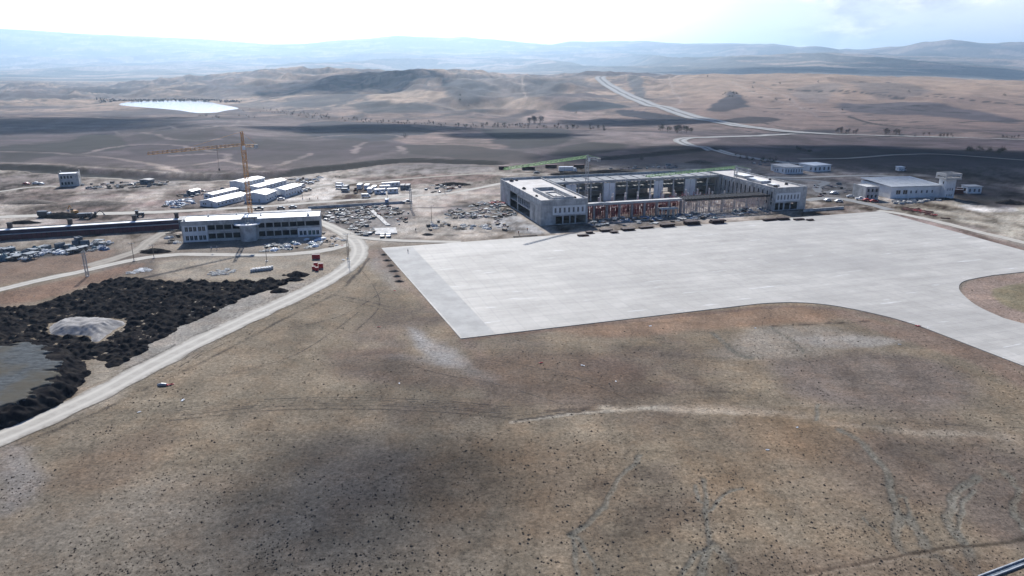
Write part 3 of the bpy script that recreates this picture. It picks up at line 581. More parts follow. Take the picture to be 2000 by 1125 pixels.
def slab(name, poly, z0, z1, mat):
    me = bpy.data.meshes.new(name); bm = bmesh.new()
    f = bm.faces.new([bm.verts.new((x, y, z0)) for x, y in poly])
    if f.normal.z > 0: pass
    r = bmesh.ops.extrude_face_region(bm, geom=[f]); bmesh.ops.translate(bm, vec=(0, 0, z1 - z0), verts=[e for e in r['geom'] if isinstance(e, bmesh.types.BMVert)])
    bmesh.ops.recalc_face_normals(bm, faces=bm.faces[:]); big = [f for f in bm.faces if len(f.verts) > 4]
    if big: bmesh.ops.triangulate(bm, faces=big)
    bm.to_mesh(me); bm.free(); me.materials.append(mat); o = bpy.data.objects.new(name, me); COL.objects.link(o); return o
ap_in = catmull([w0(*p) for p in [(1960,622),(1912,600),(1885,580),(1873,563),(1885,549),(1940,538)]], 8)
ap_out = catmull([w0(*p) for p in [(1480,594),(1540,591),(1600,594),(1660,603),(1740,621),(1800,639)]], 8)
apron_w = [w0(745,485), w0(1720,413), w0(2000,490), w0(2300,572), w0(2300,500+12), w0(1960,535.5)][:4] + [w0(2300,520)] + [w0(2000,531.5)] + ap_in[::-1] + [w0(2000,633), w0(2300,735), w0(2300,840), w0(2000,716)] + ap_out[::-1] + [w0(900,662)]
apron = slab('apron', apron_w, -0.1, 0.17, m_apron); apron['kind'] = 'structure'
m_sh = paint0('shoulder_concrete', (0.30,0.295,0.28))
sh = slab('apron_shoulder', [w0(747,486), w0(806,483.5), w0(966,652.5), w0(903,659.5)], 0.165, 0.176, m_sh); sh['kind'] = 'structure'
# ---------------------------------------------------------------- mesh helpers
class MB:
    def __init__(s): s.v = []; s.f = []
    def add(s, V, F):
        n = len(s.v); s.v += [tuple(p) for p in V]; s.f += [tuple(i + n for i in f) for f in F]; return s
    def box(s, x0, x1, y0, y1, z0, z1, rz=0.0):
        V = [(x0,y0,z0),(x1,y0,z0),(x1,y1,z0),(x0,y1,z0),(x0,y0,z1),(x1,y0,z1),(x1,y1,z1),(x0,y1,z1)]
        if rz:
            cx, cy = (x0+x1)/2, (y0+y1)/2; c, q = math.cos(rz), math.sin(rz)
            V = [((x-cx)*c-(y-cy)*q+cx, (x-cx)*q+(y-cy)*c+cy, z) for x, y, z in V]
        return s.add(V, [(0,3,2,1),(4,5,6,7),(0,1,5,4),(1,2,6,5),(2,3,7,6),(3,0,4,7)])
    def bar(s, p, q, w, h=None):
        p, q = Vector(p), Vector(q); d = q - p
        if d.length < 1e-6: return s
        d.normalize(); a = d.cross(Vector((0,0,1)))
        if a.length < 1e-3: a = Vector((1,0,0))
        a.normalize(); b_ = d.cross(a); a = a * w / 2; b_ = b_ * (h or w) / 2
        V = [p-a-b_, p+a-b_, p+a+b_, p-a+b_, q-a-b_, q+a-b_, q+a+b_, q-a+b_]
        return s.add(V, [(0,3,2,1),(4,5,6,7),(0,1,5,4),(1,2,6,5),(2,3,7,6),(3,0,4,7)])
    def tube(s, pts, rs, n=8):
        pts = [Vector(p) for p in pts]; V = []; F = []
        for i, p in enumerate(pts):
            d = (pts[min(i+1, len(pts)-1)] - pts[max(i-1, 0)]).normalized(); a = d.cross(Vector((0,0,1)))
            if a.length < 1e-2: a = d.cross(Vector((0,1,0)))
            a.normalize(); b_ = a.cross(d); r = rs[i] if isinstance(rs, (list, tuple)) else rs
            V += [p + (a*math.cos(2*math.pi*k/n) + b_*math.sin(2*math.pi*k/n)) * r for k in range(n)]
        for i in range(len(pts)-1):
            for k in range(n): k2 = (k+1) % n; F.append((i*n+k, i*n+k2, (i+1)*n+k2, (i+1)*n+k))
        F.append(tuple(range(n))[::-1]); F.append(tuple((len(pts)-1)*n+k for k in range(n)))
        return s.add(V, F)
    def prism(s, prof, x0, x1, axis='y'):   # profile in (a,z), extruded along the other axis
        n = len(prof)
        if axis == 'y': V = [(a, x0, z) for a, z in prof] + [(a, x1, z) for a, z in prof]
        elif axis == 'x': V = [(x0, a, z) for a, z in prof] + [(x1, a, z) for a, z in prof]
        else: V = [(a, z, x0) for a, z in prof] + [(a, z, x1) for a, z in prof]
        F = [tuple(range(n)), tuple(range(2*n-1, n-1, -1))] + [(i, n+i, n+(i+1)%n, (i+1)%n) for i in range(n)]
        return s.add(V, F)
    def wall(s, along, c, th, a0, a1, z0, z1, ops=()):
        """wall plane along 'x' or 'y', its outer face at c, thickness th, openings (a0,a1,z0,z1)"""
        zs = sorted({z0, z1} | {min(max(o[i], z0), z1) for o in ops for i in (2, 3)})
        for za, zb in zip(zs[:-1], zs[1:]):
            if zb - za < 1e-4: continue
            cut = sorted((o[0], o[1]) for o in ops if o[2] < zb - 1e-4 and o[3] > za + 1e-4); a = a0
            for u, v in cut + [(a1, a1)]:
                if u > a + 1e-3:
                    if along == 'x': s.box(a, u, min(c, c+th), max(c, c+th), za, zb)
                    else: s.box(min(c, c+th), max(c, c+th), a, u, za, zb)
                a = max(a, v)
        return s
    def build(s, name, mat, parent=None, smooth=False, label=None):
        me = bpy.data.meshes.new(name); me.from_pydata(s.v, [], s.f); me.update()
        bm = bmesh.new(); bm.from_mesh(me); bmesh.ops.recalc_face_normals(bm, faces=bm.faces[:]); bm.to_mesh(me); bm.free()
        me.materials.append(mat)
        if smooth: me.polygons.foreach_set('use_smooth', [True]*len(me.polygons))
        o = bpy.data.objects.new(name, me); COL.objects.link(o); o.parent = parent
        if label: o['label'] = label
        return o
def tag(o, label, cat, group=None, kind=None):
    o['label'] = label; o['category'] = cat
    if group: o['group'] = group
    if kind: o['kind'] = kind
    return o
def thing(name, label, cat, loc, rz=0.0, group=None):
    o = bpy.data.objects.new(name, None); COL.objects.link(o); o.location = loc; o.rotation_euler = (0, 0, rz); o.empty_display_size = 0.5
    return tag(o, label, cat, group)
kids = {}
def copy_tree(o, parent=None):
    c = o.copy(); COL.objects.link(c); c.parent = parent
    for ch in o.children: copy_tree(ch, c)
    return c
def place(proto, used, x, y, z, rz, label=None, sc=1.0, group=None):
    o = proto if not used.get(proto.name) else copy_tree(proto)
    used[proto.name] = True
    o.location = (x, y, z); o.rotation_euler = (0, 0, rz); o.scale = (sc, sc, sc)
    if label: o['label'] = label
    if group: o['group'] = group
    return o
# ---------------------------------------------------------------- materials
def paint(name, c, rough=0.7, var=0.18, scale=0.6, c2=None, streak=0.0, metal=0.0, spec=0.3):
    m, t, b = new_mat(name, rough); b.inputs['Metallic'].default_value = metal; b.inputs['Specular IOR Level'].default_value = spec
    p = wpos(t); n = noise(t, p, scale, 6, 0.65)
    if c2 is None: c2 = tuple(x * (1 - var * 1.6) for x in c)
    col = mixc(t, mapr(t, n, 0.38, 0.66), tuple(min(1, x * (1 + var * 0.3)) for x in c), c2)
    if streak:
        s2 = noise(t, wpos(t, (1.3, 1.3, 0.12)), 1.0, 5, 0.7)
        col = mixc(t, mapr(t, s2, 0.48, 0.70, 0.0, streak), col, tuple(x * 0.45 for x in c))
    t.links.new(col, b.inputs['Base Color']); return m
M = dict(
 concrete=paint('raw_concrete', (0.50,0.495,0.48), 0.85, 0.25, 0.25, None, 0.6),
 conc_light=paint('pale_concrete', (0.50,0.485,0.46), 0.85, 0.14, 0.2, None, 0.25),
 roof_conc=paint('concrete_roof_deck', (0.50,0.475,0.45), 0.85, 0.12, 0.15, (0.40,0.375,0.355)),
 plaster=paint('fresh_plaster', (0.74,0.74,0.73), 0.8, 0.08, 0.3, None, 0.15),
 white=paint('white_cabin_panel', (0.66,0.68,0.70), 0.5, 0.08, 0.4, None, 0.2),
 white_roof=paint('white_cabin_roof', (0.70,0.70,0.69), 0.5, 0.10, 0.3),
 insul=paint('bright_roof_sheet', (0.80,0.81,0.81), 0.6, 0.08, 0.2, (0.68,0.69,0.70)),
 roof_grey=paint('grey_roof_screed', (0.25,0.26,0.27), 0.85, 0.2, 0.2),
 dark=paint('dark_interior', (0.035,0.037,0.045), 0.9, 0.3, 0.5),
 redsteel=paint('red_formwork_steel', (0.032,0.009,0.010), 0.7, 0.3, 0.8),
 redprop=paint('red_props', (0.33,0.065,0.07), 0.7, 0.3, 1.5),
 greyprop=paint('dusty_props', (0.70,0.60,0.56), 0.8, 0.3, 1.0, (0.42,0.34,0.32)),
 wine=paint('dark_red_cladding', (0.10,0.026,0.036), 0.7, 0.25, 0.2),
 plum=paint('dark_plum_cladding', (0.050,0.032,0.055), 0.7, 0.25, 0.2),
 rust=paint('rusty_rebar', (0.13,0.045,0.035), 0.85, 0.3, 2),
 bright_red=paint('bright_red_paint', (0.42,0.03,0.035), 0.5, 0.15, 1),
 wood=paint('weathered_timber', (0.24,0.195,0.15), 0.85, 0.3, 1.2),
 ply=paint('dark_plywood', (0.07,0.058,0.055), 0.8, 0.3, 1.2),
 bluegrey=paint('blue_grey_scaffold', (0.15,0.18,0.21), 0.6, 0.3, 1.2),
 teal=paint('teal_sheeting', (0.13,0.20,0.215), 0.5, 0.25, 0.8),
 foam=paint('pale_foam_block', (0.40,0.405,0.40), 0.8, 0.12, 1.2),
 pinkblk=paint('pinkish_block', (0.36,0.30,0.285), 0.85, 0.2, 1.2),
 blue=paint('blue_tarpaulin', (0.09,0.16,0.27), 0.5, 0.25, 0.8),
 yellow=paint('crane_yellow', (0.46,0.22,0.05), 0.5, 0.2, 0.5),
 green=paint('crane_green', (0.28,0.52,0.16), 0.5, 0.15, 0.5),
 steel=paint('galvanised_steel', (0.36,0.37,0.38), 0.45, 0.15, 1, metal=0.3),
 black=paint('black_rubber', (0.02,0.02,0.022), 0.8, 0.2, 2),
 soil=paint('black_soil', (0.012,0.012,0.014), 0.95, 0.5, 0.35, (0.040,0.036,0.033), spec=0.0),
 gravel=paint('pale_gravel', (0.30,0.285,0.27), 0.95, 0.2, 0.6),
 kerb=paint('channel_concrete', (0.42,0.44,0.46), 0.8, 0.15, 0.8),
 glass=paint('dark_window_glass', (0.02,0.028,0.04), 0.12, 0.2, 0.5, spec=0.6),
 glassgreen=paint('green_window_film', (0.015,0.075,0.06), 0.3, 0.2, 0.5),
 skin=paint('skin', (0.40,0.25,0.18), 0.6, 0.1, 3),
 cloth_dark=paint('dark_work_clothes', (0.04,0.042,0.055), 0.9, 0.2, 3),
 cloth_white=paint('white_work_clothes', (0.7,0.7,0.7), 0.9, 0.1, 3),
 cloth_vest=paint('orange_vest', (0.55,0.17,0.04), 0.8, 0.1, 3),
 helmet=paint('white_helmet', (0.75,0.75,0.72), 0.4, 0.05, 3),
 bark=paint('bark', (0.10,0.08,0.065), 0.95, 0.3, 1),
 twig_brown=paint('brown_twigs', (0.19,0.14,0.105), 0.95, 0.45, 0.5, (0.11,0.08,0.065)),
 twig_grey=paint('grey_brown_twigs', (0.14,0.12,0.11), 0.95, 0.4, 0.5, (0.085,0.072,0.068)),
 leaf_green=paint('dull_green_leaves', (0.045,0.065,0.035), 0.9, 0.4, 0.5, (0.025,0.038,0.022)),
)
for k_, c_ in dict(carwhite=(0.70,0.71,0.72), cargrey=(0.22,0.24,0.26), cardark=(0.05,0.06,0.075), carblue=(0.07,0.15,0.30), carred=(0.40,0.04,0.04), carsilver=(0.45,0.47,0.49)).items():
    M[k_] = paint(k_.replace('car', 'car_paint_'), c_, 0.3, 0.08, 1.0, spec=0.5)
# ================================================================ TERMINAL
def frame2(pa, pb):
    A = w0(*pa); B = w0(*pb); return A, math.atan2(B[1]-A[1], B[0]-A[0]), math.dist(A, B)
def win_part(parent, x0, x1, z0, z1, y, mat=None, fr=0.07, along='x', out=-1, frmat=None):
    """window = frame, its pane one level down; wall face at y, outward direction out"""
    m = MB(); d0, d1 = y + 0.10 * -out, y + 0.22 * -out; lo, hi = min(d0, d1), max(d0, d1)
    pts = [(x0, x0+fr, z0, z1), (x1-fr, x1, z0, z1), (x0+fr, x1-fr, z0, z0+fr), (x0+fr, x1-fr, z1-fr, z1), ((x0+x1)/2-fr/2, (x0+x1)/2+fr/2, z0+fr, z1-fr)]
    for a, b_, c, d in pts:
        m.box(a, b_, lo, hi, c, d) if along == 'x' else m.box(lo, hi, a, b_, c, d)
    f = m.build('window', frmat or M['white'], parent)
    g = MB(); e = y + 0.30 * -out
    g.box(x0, x1, min(e, e-0.04*out), max(e, e-0.04*out), z0, z1) if along == 'x' else g.box(min(e, e-0.04*out), max(e, e-0.04*out), x0, x1, z0, z1)
    g.build('pane', mat or M['glass'], f); return f
TA, TR, TW = frame2((1056,441), (1572,408))
term = thing('terminal_building', 'huge unfinished concrete terminal with two solid wings around a scaffolded court, behind the apron', 'terminal', (TA[0], TA[1], 0), TR)
Dp, Hh = 75.0, 12.0
def wing(x0, x1, wx, wn, wstep, ww, cols, west_ops, east_ops, pname):
    b = MB()
    fr = [(wx + wstep*k, wx + wstep*k + ww, 6.0, 8.6) for k in range(wn)] + cols
    b.wall('x', 0, 0.4, x0, x1, 0, 12.9, fr)
    b.wall('x', Dp, -0.4, x0, x1, 0, 13.4)
    b.wall('y', x0, 0.4, 0.4, Dp-0.4, 0, 12.9, west_ops)
    b.wall('y', x1, -0.4, 0.4, Dp-0.4, 0, 12.9, east_ops)
    o = b.build('wall', M['concrete'], term)
    # a smooth facing panel round the front windows
    MB().wall('x', -0.12, 0.115, wx-1.0, wx+wstep*(wn-1)+ww+1.0, 5.0, 9.6, fr).build('window_panel', M['plaster'], term)
    MB().box(x0+0.4, x1-0.4, 0.4, Dp-0.4, 11.4, 12.0).build('roof', M['roof_conc'], term)
    MB().box(x0+0.4, x1-0.4, 0.4, Dp-0.4, 4.6, 5.0).build('floor_slab', M['concrete'], term)
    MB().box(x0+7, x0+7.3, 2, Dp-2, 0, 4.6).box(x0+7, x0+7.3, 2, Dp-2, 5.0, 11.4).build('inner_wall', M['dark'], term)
    for k in range(wn): win_part(term, wx+wstep*k, wx+wstep*k+ww, 6.0, 8.6, 0.0)
    return o
lops = [(10.2,10.9,0.5,11), (18,40,5.2,8.6), (18,40,0.4,4.4), (41,55,0.4,9.2), (62.5,63.2,0.5,11)]
wing(0, 25.3, 7.3, 7, 2.45, 1.05, [(8,11.6,0.3,4.3),(12.2,15.4,0.3,4.3),(16,18.4,0.3,4.3),(19,24.4,0.3,4.3)], lops, [(20+8*k,24+8*k,0.3,4.4) for k in range(4)], 'l')
rops = [(2+4.2*k, 3.6+4.2*k, 3.0, 10.3) for k in range(13)]
wing(136.5, TW, 138.4, 7, 2.15, 0.95, [(137.4,139.8,0.3,4.2),(140.4,142.8,0.3,4.2),(143.6,147,0.3,4.2),(147.6,152,0.3,4.2)], rops, [(10+9*k,13+9*k,1,4) for k in range(6)], 'r')
for k in range(7): MB().box(0.08, 0.30, 20.2+3.2*k, 20.4+3.2*k, 5.2, 8.6).build('mullion', M['white'], term)
for k in range(17): MB().box(136.05, 136.495, 1.0+4.2*k, 1.5+4.2*k, 0, 11.6).build('pilaster', M['conc_light'], term)
# cross beams on the portico edge and bands
MB().box(-0.2, 25.5, -0.25, -0.005, 9.75, 10.0).box(-0.25,-0.003,-0.25,Dp,9.75,10.0).build('band', M['conc_light'], term)
# rooftop light well of the left wing
lw = MB(); lw.wall('x', 1.5, 0.5, 6.8, 18.4, 12.003, 13.7); lw.wall('x', 34, -0.5, 6.8, 18.4, 12.003, 13.7); lw.wall('y', 6.8, 0.5, 2.0, 33.5, 12.003, 13.7); lw.wall('y', 18.4, -0.5, 2.0, 33.5, 12.003, 13.7)
lwo = lw.build('light_well', M['concrete'], term)
lw = MB(); lw.wall('x', 8, 0.3, 10, 15.5, 12.003, 13.2); lw.wall('x', 22, -0.3, 10, 15.5, 12.003, 13.2); lw.wall('y', 10, 0.3, 8.3, 21.7, 12.003, 13.2); lw.wall('y', 15.5, -0.3, 8.3, 21.7, 12.003, 13.2); lw.box(10.3,15.2,8.3,21.7,12.4,12.6)
lw.build('skylight', M['conc_light'], lwo)
for (x0,x1,y0,y1,z1) in ((141,148,20,34,13.3),(143,150,40,50,13.4),(141,145,8,14,13.0)):
    r = MB().box(x0,x1,y0,y1,12.003,z1).build('roof_box', M['concrete'], term); MB().box(x0+0.4,x1-0.4,y0+0.4,y1-0.4,z1+0.003,z1+0.15).build('lid', M['insul'], r)
for (x,y,s_) in ((4,68,1.4),(8,70,1.0),(3,40,1.2),(20,6,0.9),(12,12,0.8),(152,12,1.2),(139,4,1.5),(154,30,1.0),(2.5,16,0.9)):
    MB().box(x,x+s_*1.5,y,y+s_,12.003,12.003+s_*0.6,0.4).box(x+.2,x+s_,y+.1,y+s_*.8,12.01+s_*0.6,12.0+s_).build('roof_clutter', M['ply'], term)
# rear block
b = MB(); b.box(25.3,136.5,56.5,Dp,11.2,12.0); b.box(25.3,136.5,60,Dp,5.4,5.9)
b.build('rear_slab', M['roof_grey'], term)
b = MB(); ups = [(28+7.8*k + j*2.6, 29.7+7.8*k + j*2.6, 7.6, 10.2) for k in range(14) for j in range(3) if (k*3+j) % 4 != 1] + [(27+7.8*k, 33.4+7.8*k, 0.3, 4.6) for k in (0,1,2,9,10)]
b.wall('x', Dp, -0.35, 25.3, 136.5, 0, 13.4, ups); b.build('rear_wall', M['concrete'], term)
MB().box(25.3,136.5,56.0,56.49,11.0,12.35).build('roof_edge', M['conc_light'], term)
for k in range(15):
    x = 27.2+7.8*k
    MB().box(x-0.4,x+0.4,56.6,57.4,0,11.0).build('column', M['conc_light'], term)
for x0, x1 in ((34,40.5),(58,65),(91,97),(112,119)):
    MB().box(x0,(x0+x1)/2-0.12,54.6,55.0,0.0,10.8).box((x0+x1)/2+0.12,x1,54.6,55.0,0.0,10.8).build('shear_wall', M['plaster'], term)
d = MB()
for k in range(14): d.box(27.2+7.8*k+0.6, 27.2+7.8*k+1.1, 57.6, 74.0, 12.003, 12.35)
d.build('roof_upstand', M['roof_grey'], term)
# court columns
for k in range(12):
    for y in (22, 38):
        if k*7.8+33 > 134: continue
        x = 33+7.8*k
        MB().box(x-0.38,x+0.38,y-0.38,y+0.38,0,8.6 if y == 22 else 7.6).build('court_column', M['conc_light'], term)
MB().box(27,80,24,52,0.02,0.30).build('court_slab', M['roof_conc'], term)
# front range, left: beam on columns with red props
MB().box(25.4,82.5,5.8,6.9,7.6,8.7).box(25.4,82.5,6.9,9.4,8.2,8.6).build('front_beam', M['conc_light'], term)
for k in range(8):
    x = 31.5+7.25*k
    MB().box(x-0.55,x+0.55,5.9,6.9,0,7.6).build('front_column', M['pinkblk'], term)
random.seed(3)
p = MB()
for x in np.arange(26, 82, 1.0):
    for y in (7.6, 9.5, 12, 15):
        p.bar((x+random.uniform(-.15,.15), y, 0), (x, y, 7.5), 0.16)
for y in (7.6, 9.5, 12):
    for z in (0.9, 1.8, 2.7, 3.6, 4.5, 5.4, 6.3, 7.1): p.bar((26,y,z+random.uniform(-.1,.1)),(82,y,z), 0.13)
for k in range(60):
    x = random.uniform(26,80); z = random.choice((0.2,1.8,3.5,5.2)); p.bar((x,7.7,z),(x+random.choice((-1.2,1.2)),7.7,z+1.6),0.1)
p.build('red_scaffold', M['redprop'], term)
for k in range(9):
    x = 26+6.3*k; MB().box(x, x+random.uniform(2,5), 11, 15.5, random.uniform(6.2,7), 7.4).build('formwork_deck', M['redsteel'], term)
for k in range(26):
    x = 26.6+2.1*k; MB().box(x, x+random.uniform(0.6,2.4), 9.8, 10.0, random.uniform(0,4.0), random.uniform(4.7,6.5)).build('plywood_sheet', M[('ply','redsteel','pinkblk','wine')[k % 4]], term)
# a small frame house standing in front of the red props
pf = MB(); pf.box(68,78,1.0,5.4,4.2,4.6)
for x in (68.2,71.5,74.6,77.4): pf.box(x,x+0.45,1.1,1.55,0,4.2); pf.box(x,x+0.45,4.8,5.25,0,4.2)
pf.build('entrance_frame', M['conc_light'], term)
# front range, right: dusty prop forest under a dark deck
p = MB()
for k in range(7): MB().box(84.5+7.8*k,85.3+7.8*k,6.8,7.6,0,8.0).build('front_column', M['conc_light'], term)
for x in np.arange(83.5, 136, 1.3):
    for y in (4.2, 6.2, 9.0, 12.5):
        p.bar((x+random.uniform(-.2,.2), y+random.uniform(-.2,.2), 0), (x, y, 8.0), 0.15)
for y in (4.2, 6.2, 9.0):
    for z in (1.9,3.9,5.9,7.6): p.bar((83.3,y,z),(136,y,z+random.uniform(-.1,.1)), 0.13)
p.build('scaffold', M['greyprop'], term)
dkm = MB(); [dkm.box(83+1.9*k, 84.0+1.9*k, 3.6, 14, 8.05, 8.4) for k in range(28)]; dkm.box(83,136.2,3.6,3.9,7.9,8.55).box(83,136.2,13.7,14,7.9,8.55).build('deck', M['dark'], term)
dk = MB()
for k in range(14): dk.box(83.2+3.8*k,86.7+3.8*k,3.3,3.55,7.5,8.75)
dk.build('deck_edge', M['ply'], term)
for k in range(11):
    x = 84+4.6*k; z = random.uniform(0.2,5); MB().box(x,x+random.uniform(1,1.9),10.2,10.4,z,z+random.uniform(0.8,2.2)).build('wall_panel', M['pinkblk'], term)
p = MB()
for k in range(90):
    x = random.uniform(88,118); y = random.uniform(24,44)
    if k % 2: p.bar((x,y,0.3),(x,y,5.2),0.14)
    else: p.bar((x,y,random.choice((2,3.5,5))),(x+random.uniform(-6,6),y+random.uniform(-1,1),random.choice((2,3.5,5))),0.14)
p.build('court_props', M['redprop'], term)


# ================================================================ TWO-STOREY BLOCK ON THE LEFT
BA, BR_, BW = frame2((358,474), (628,461))
blk = thing('office_block', 'long two-storey unfinished concrete block with bright flat roof and round entrance drum', 'building', (BA[0], BA[1], 0), BR_)
H2, D2 = 9.6, 14.0
wl = [(1.3,2.7),(3.1,4.5),(4.9,6.3),(7.0,8.4),(8.7,10.1)]
wr = [(BW-9.9,BW-8.5),(BW-8.1,BW-6.7),(BW-5.9,BW-4.5),(BW-4.1,BW-2.7),(BW-2.3,BW-0.9)]
bays = [(11.2+3.55*k, 14.3+3.55*k) for k in range(4)] + [(36.6+3.55*k, 39.7+3.55*k) for k in range(4)]
ops = [(a,b_,4.9,7.1) for a,b_ in wl] + [(a,b_,0.8,3.0) for a,b_ in wl+wr] + [(a,b_,5.2,7.5) for a,b_ in bays] + [(a,b_,1.2,3.6) for a,b_ in bays] + [(BW-10.6,BW-7.2,5.2,7.5),(BW-6.8,BW-0.5,5.2,7.5),(25.8,32.6,5.0,9.6),(33.2,36.0,5.2,7.5),(33.2,36.0,1.2,3.6)]
MB().wall('x', 0, 0.35, 0, BW, 0, H2, ops).wall('x', D2, -0.35, 0, BW, 0, H2+0.2).wall('y', 0, 0.35, 0.35, D2-0.35, 0, H2, [(4,6,5,7),(4,6,1,3),(9,11,5,7)]).wall('y', BW, -0.35, 0.35, D2-0.35, 0, H2).build('wall', M['concrete'], blk)
MB().box(0.35,25.6,0.35,D2-0.35,9.0,9.45).box(32.8,BW-0.35,0.35,D2-0.35,9.0,9.45).box(25.6,32.8,6,D2-0.35,9.0,9.45).build('roof', M['insul'], blk)
MB().box(0.35,BW-0.35,0.35,D2-0.35,4.1,4.5).build('floor_slab', M['concrete'], blk)
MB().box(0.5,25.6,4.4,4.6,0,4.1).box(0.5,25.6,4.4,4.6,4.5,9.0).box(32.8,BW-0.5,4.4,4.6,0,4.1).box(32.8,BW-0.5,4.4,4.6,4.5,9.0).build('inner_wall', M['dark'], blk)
MB().box(-0.12,BW+0.12,-0.14,-0.004,7.75,9.75).build('parapet', M['concrete'], blk)
for a, b_ in bays + [(33.2,36.0)]:
    for z_ in ((4.45,5.15),(0.5,1.15)): MB().box(a-0.1,b_+0.1,-0.10,-0.003,*z_).build('sill_panel', M['conc_light'], blk)
MB().wall('x', -0.10, 0.097, 0.5, 10.8, 0.1, 7.6, [(a,b_,4.9,7.1) for a,b_ in wl]+[(a,b_,0.8,3.0) for a,b_ in wl]).build('window_panel', M['plaster'], blk)
MB().wall('x', -0.10, 0.097, BW-10.6, BW-0.3, 0.1, 4.3, [(a,b_,0.8,3.0) for a,b_ in wr]).build('window_panel', M['plaster'], blk)
for a, b_ in wl:
    for z in (0.8, 4.9): win_part(blk, a, b_, z, z+2.2, 0.0)
for k, (a, b_) in enumerate(wr): win_part(blk, a, b_, 0.8, 3.0, 0.0, M['glassgreen'] if k in (2, 3) else None)
dr = MB(); n = 24; cx = 28.9
ring = [(cx+3.6*math.cos(math.pi*2*k/n), -1.2+3.6*math.sin(math.pi*2*k/n)) for k in range(n)]
dr.prism(ring, 0, 7.3, 'z'); drum = dr.build('entrance_drum', M['concrete'], blk)
dc = MB(); ring = [(cx-0.4+5.8*math.cos(math.pi*2*k/40), -0.6+4.4*math.sin(math.pi*2*k/40)) for k in range(40)]
dc.prism(ring, 7.303, 7.8, 'z'); dc.build('canopy', M['insul'], drum)
rb = MB()
for k in range(26):
    a = random.uniform(0, 6.28); r_ = random.uniform(1, 4.6); x, y = cx+r_*math.cos(a), -0.8+0.7*r_*math.sin(a); rb.box(x,x+random.uniform(.3,1.2),y,y+random.uniform(.2,.9),7.81,7.81+random.uniform(.2,.7),a)
rb.build('canopy_clutter', M['foam'], drum)
rb = MB()
for k in range(40): x = 26.4+random.random()*5.6; y = -1+random.random()*4; rb.bar((x,y,7.8),(x+random.uniform(-.6,.6),y,random.uniform(9,11)),0.12)
rb.build('starter_bars', M['cloth_dark'], drum)
for (x, y, s_) in ((9.5,11,1.0),(33.4,8,0.9),(55,3,1.3),(22,12,0.8),(0.6,2,1.0)):
    MB().box(x,x+s_,y,y+s_,9.453,9.453+s_*0.5).box(x+0.25*s_,x+0.75*s_,y+0.25*s_,y+0.75*s_,9.46+s_*0.5,9.45+s_*1.1).build('roof_vent', M['steel'], blk)

# ================================================================ LONG LOW RANGE BEHIND IT
LA = (-236.5, 322.7); LR = math.atan2(347.8-322.7, -163.6+236.5)
lng = thing('long_shed', 'very long low dark red range with white roof strip running off to the left', 'building', (LA[0], LA[1], 0), LR)
MB().box(-40,76,0,0.3,0,2.5).build('lower_wall', M['wine'], lng)
MB().box(-40,76,1.4,1.7,2.5,4.3).build('upper_wall', M['plum'], lng)
MB().box(-40,76,-0.15,1.4,2.5,2.62).build('ledge', M['conc_light'], lng)
MB().box(-40,76,1.3,4.2,4.3,4.55).build('roof', M['insul'], lng)
MB().box(-40,76,4.2,9,4.0,4.2).box(-40,76,8.7,9,0,4.0).build('rear_deck', M['dark'], lng)
MB().box(76,140,0,9,0,4.4).build('grey_section', M['bluegrey'], lng, label='plain grey section of the long range behind the two-storey block')
MB().box(76,140,-0.1,9.1,4.4,4.6).build('grey_roof', M['concrete'], lng)
rib = MB()
for k in range(58): rib.box(-39+2*k,-38.85+2*k,-0.1,-0.003,0.1,2.4)
rib.build('rib', M['redsteel'], lng)
for x in (3.5, 28.3, 56, 75):
    st = MB().box(x-0.9,x+0.9,4.6,6.4,4.2,7.0).build('roof_stack', M['ply'], lng); MB().box(x-1.1,x+1.1,4.4,6.6,7.0,7.25).build('cap', M['dark'], st)

# ================================================================ SITE CABINS
def cabin(nm, label, P, Q, R, h, rise, group=None, wins=6, cat='cabin', mats=('white','white_roof')):
    A, B, Cc = w0(*P), w0(*Q), w0(*R)
    wdt = math.dist(A, B); dx, dy = Cc[0]-B[0], Cc[1]-B[1]; ln = math.hypot(dx, dy); rz = math.atan2(dy, dx) - math.pi/2
    # local: x across gable, y along length; origin at B (front right corner), gable to the left
    t_ = thing(nm, label, cat, (B[0], B[1], 0), rz, group); wdt = max(wdt*0.95, 2.4)
    b = MB(); prof = [(-wdt,0),(0,0),(0,h),(-wdt/2,h+rise),(-wdt,h)]; b.prism(prof, 0, ln, 'y'); b.build('wall', M[mats[0]], t_)
    r = MB(); e = 0.3; r.add([(-wdt-e,-e,h-0.02),(-wdt/2,-e,h+rise+0.12),(e,-e,h-0.02),(-wdt-e,ln+e,h-0.02),(-wdt/2,ln+e,h+rise+0.12),(e,ln+e,h-0.02),
        (-wdt-e,-e,h+0.14),(-wdt/2,-e,h+rise+0.3),(e,-e,h+0.14),(-wdt-e,ln+e,h+0.14),(-wdt/2,ln+e,h+rise+0.3),(e,ln+e,h+0.14)],
        [(0,1,4,3),(1,2,5,4),(6,9,10,7),(7,10,11,8),(0,6,7,1),(1,7,8,2),(3,4,10,9),(4,5,11,10),(0,3,9,6),(2,8,11,5)])
    r.build('roof', M[mats[1]], t_)
    for k in range(wins):
        y = ln*(k+0.5)/wins
        for z in ([1.0] if h < 4.2 else [1.0, 3.6]):
            g = MB().box(-0.002,0.06,y-0.55,y+0.55,z,z+1.0); f = g.build('window', M['white_roof'], t_); MB().box(0.062,0.075,y-0.45,y+0.45,z+0.08,z+0.92).build('pane', M['glass'], f)
    MB().box(-wdt*0.35,-wdt*0.35+1.0,-0.06,0.002,0,2.1).build('door', M['steel'], t_)
    for k in range(2 if wdt > 6 else 1):
        x = -wdt*(0.7+0.12*k); MB().box(x,x+0.9,-0.05,0.002,1.1,2.0).build('gable_window', M['glass'], t_)
    return t_
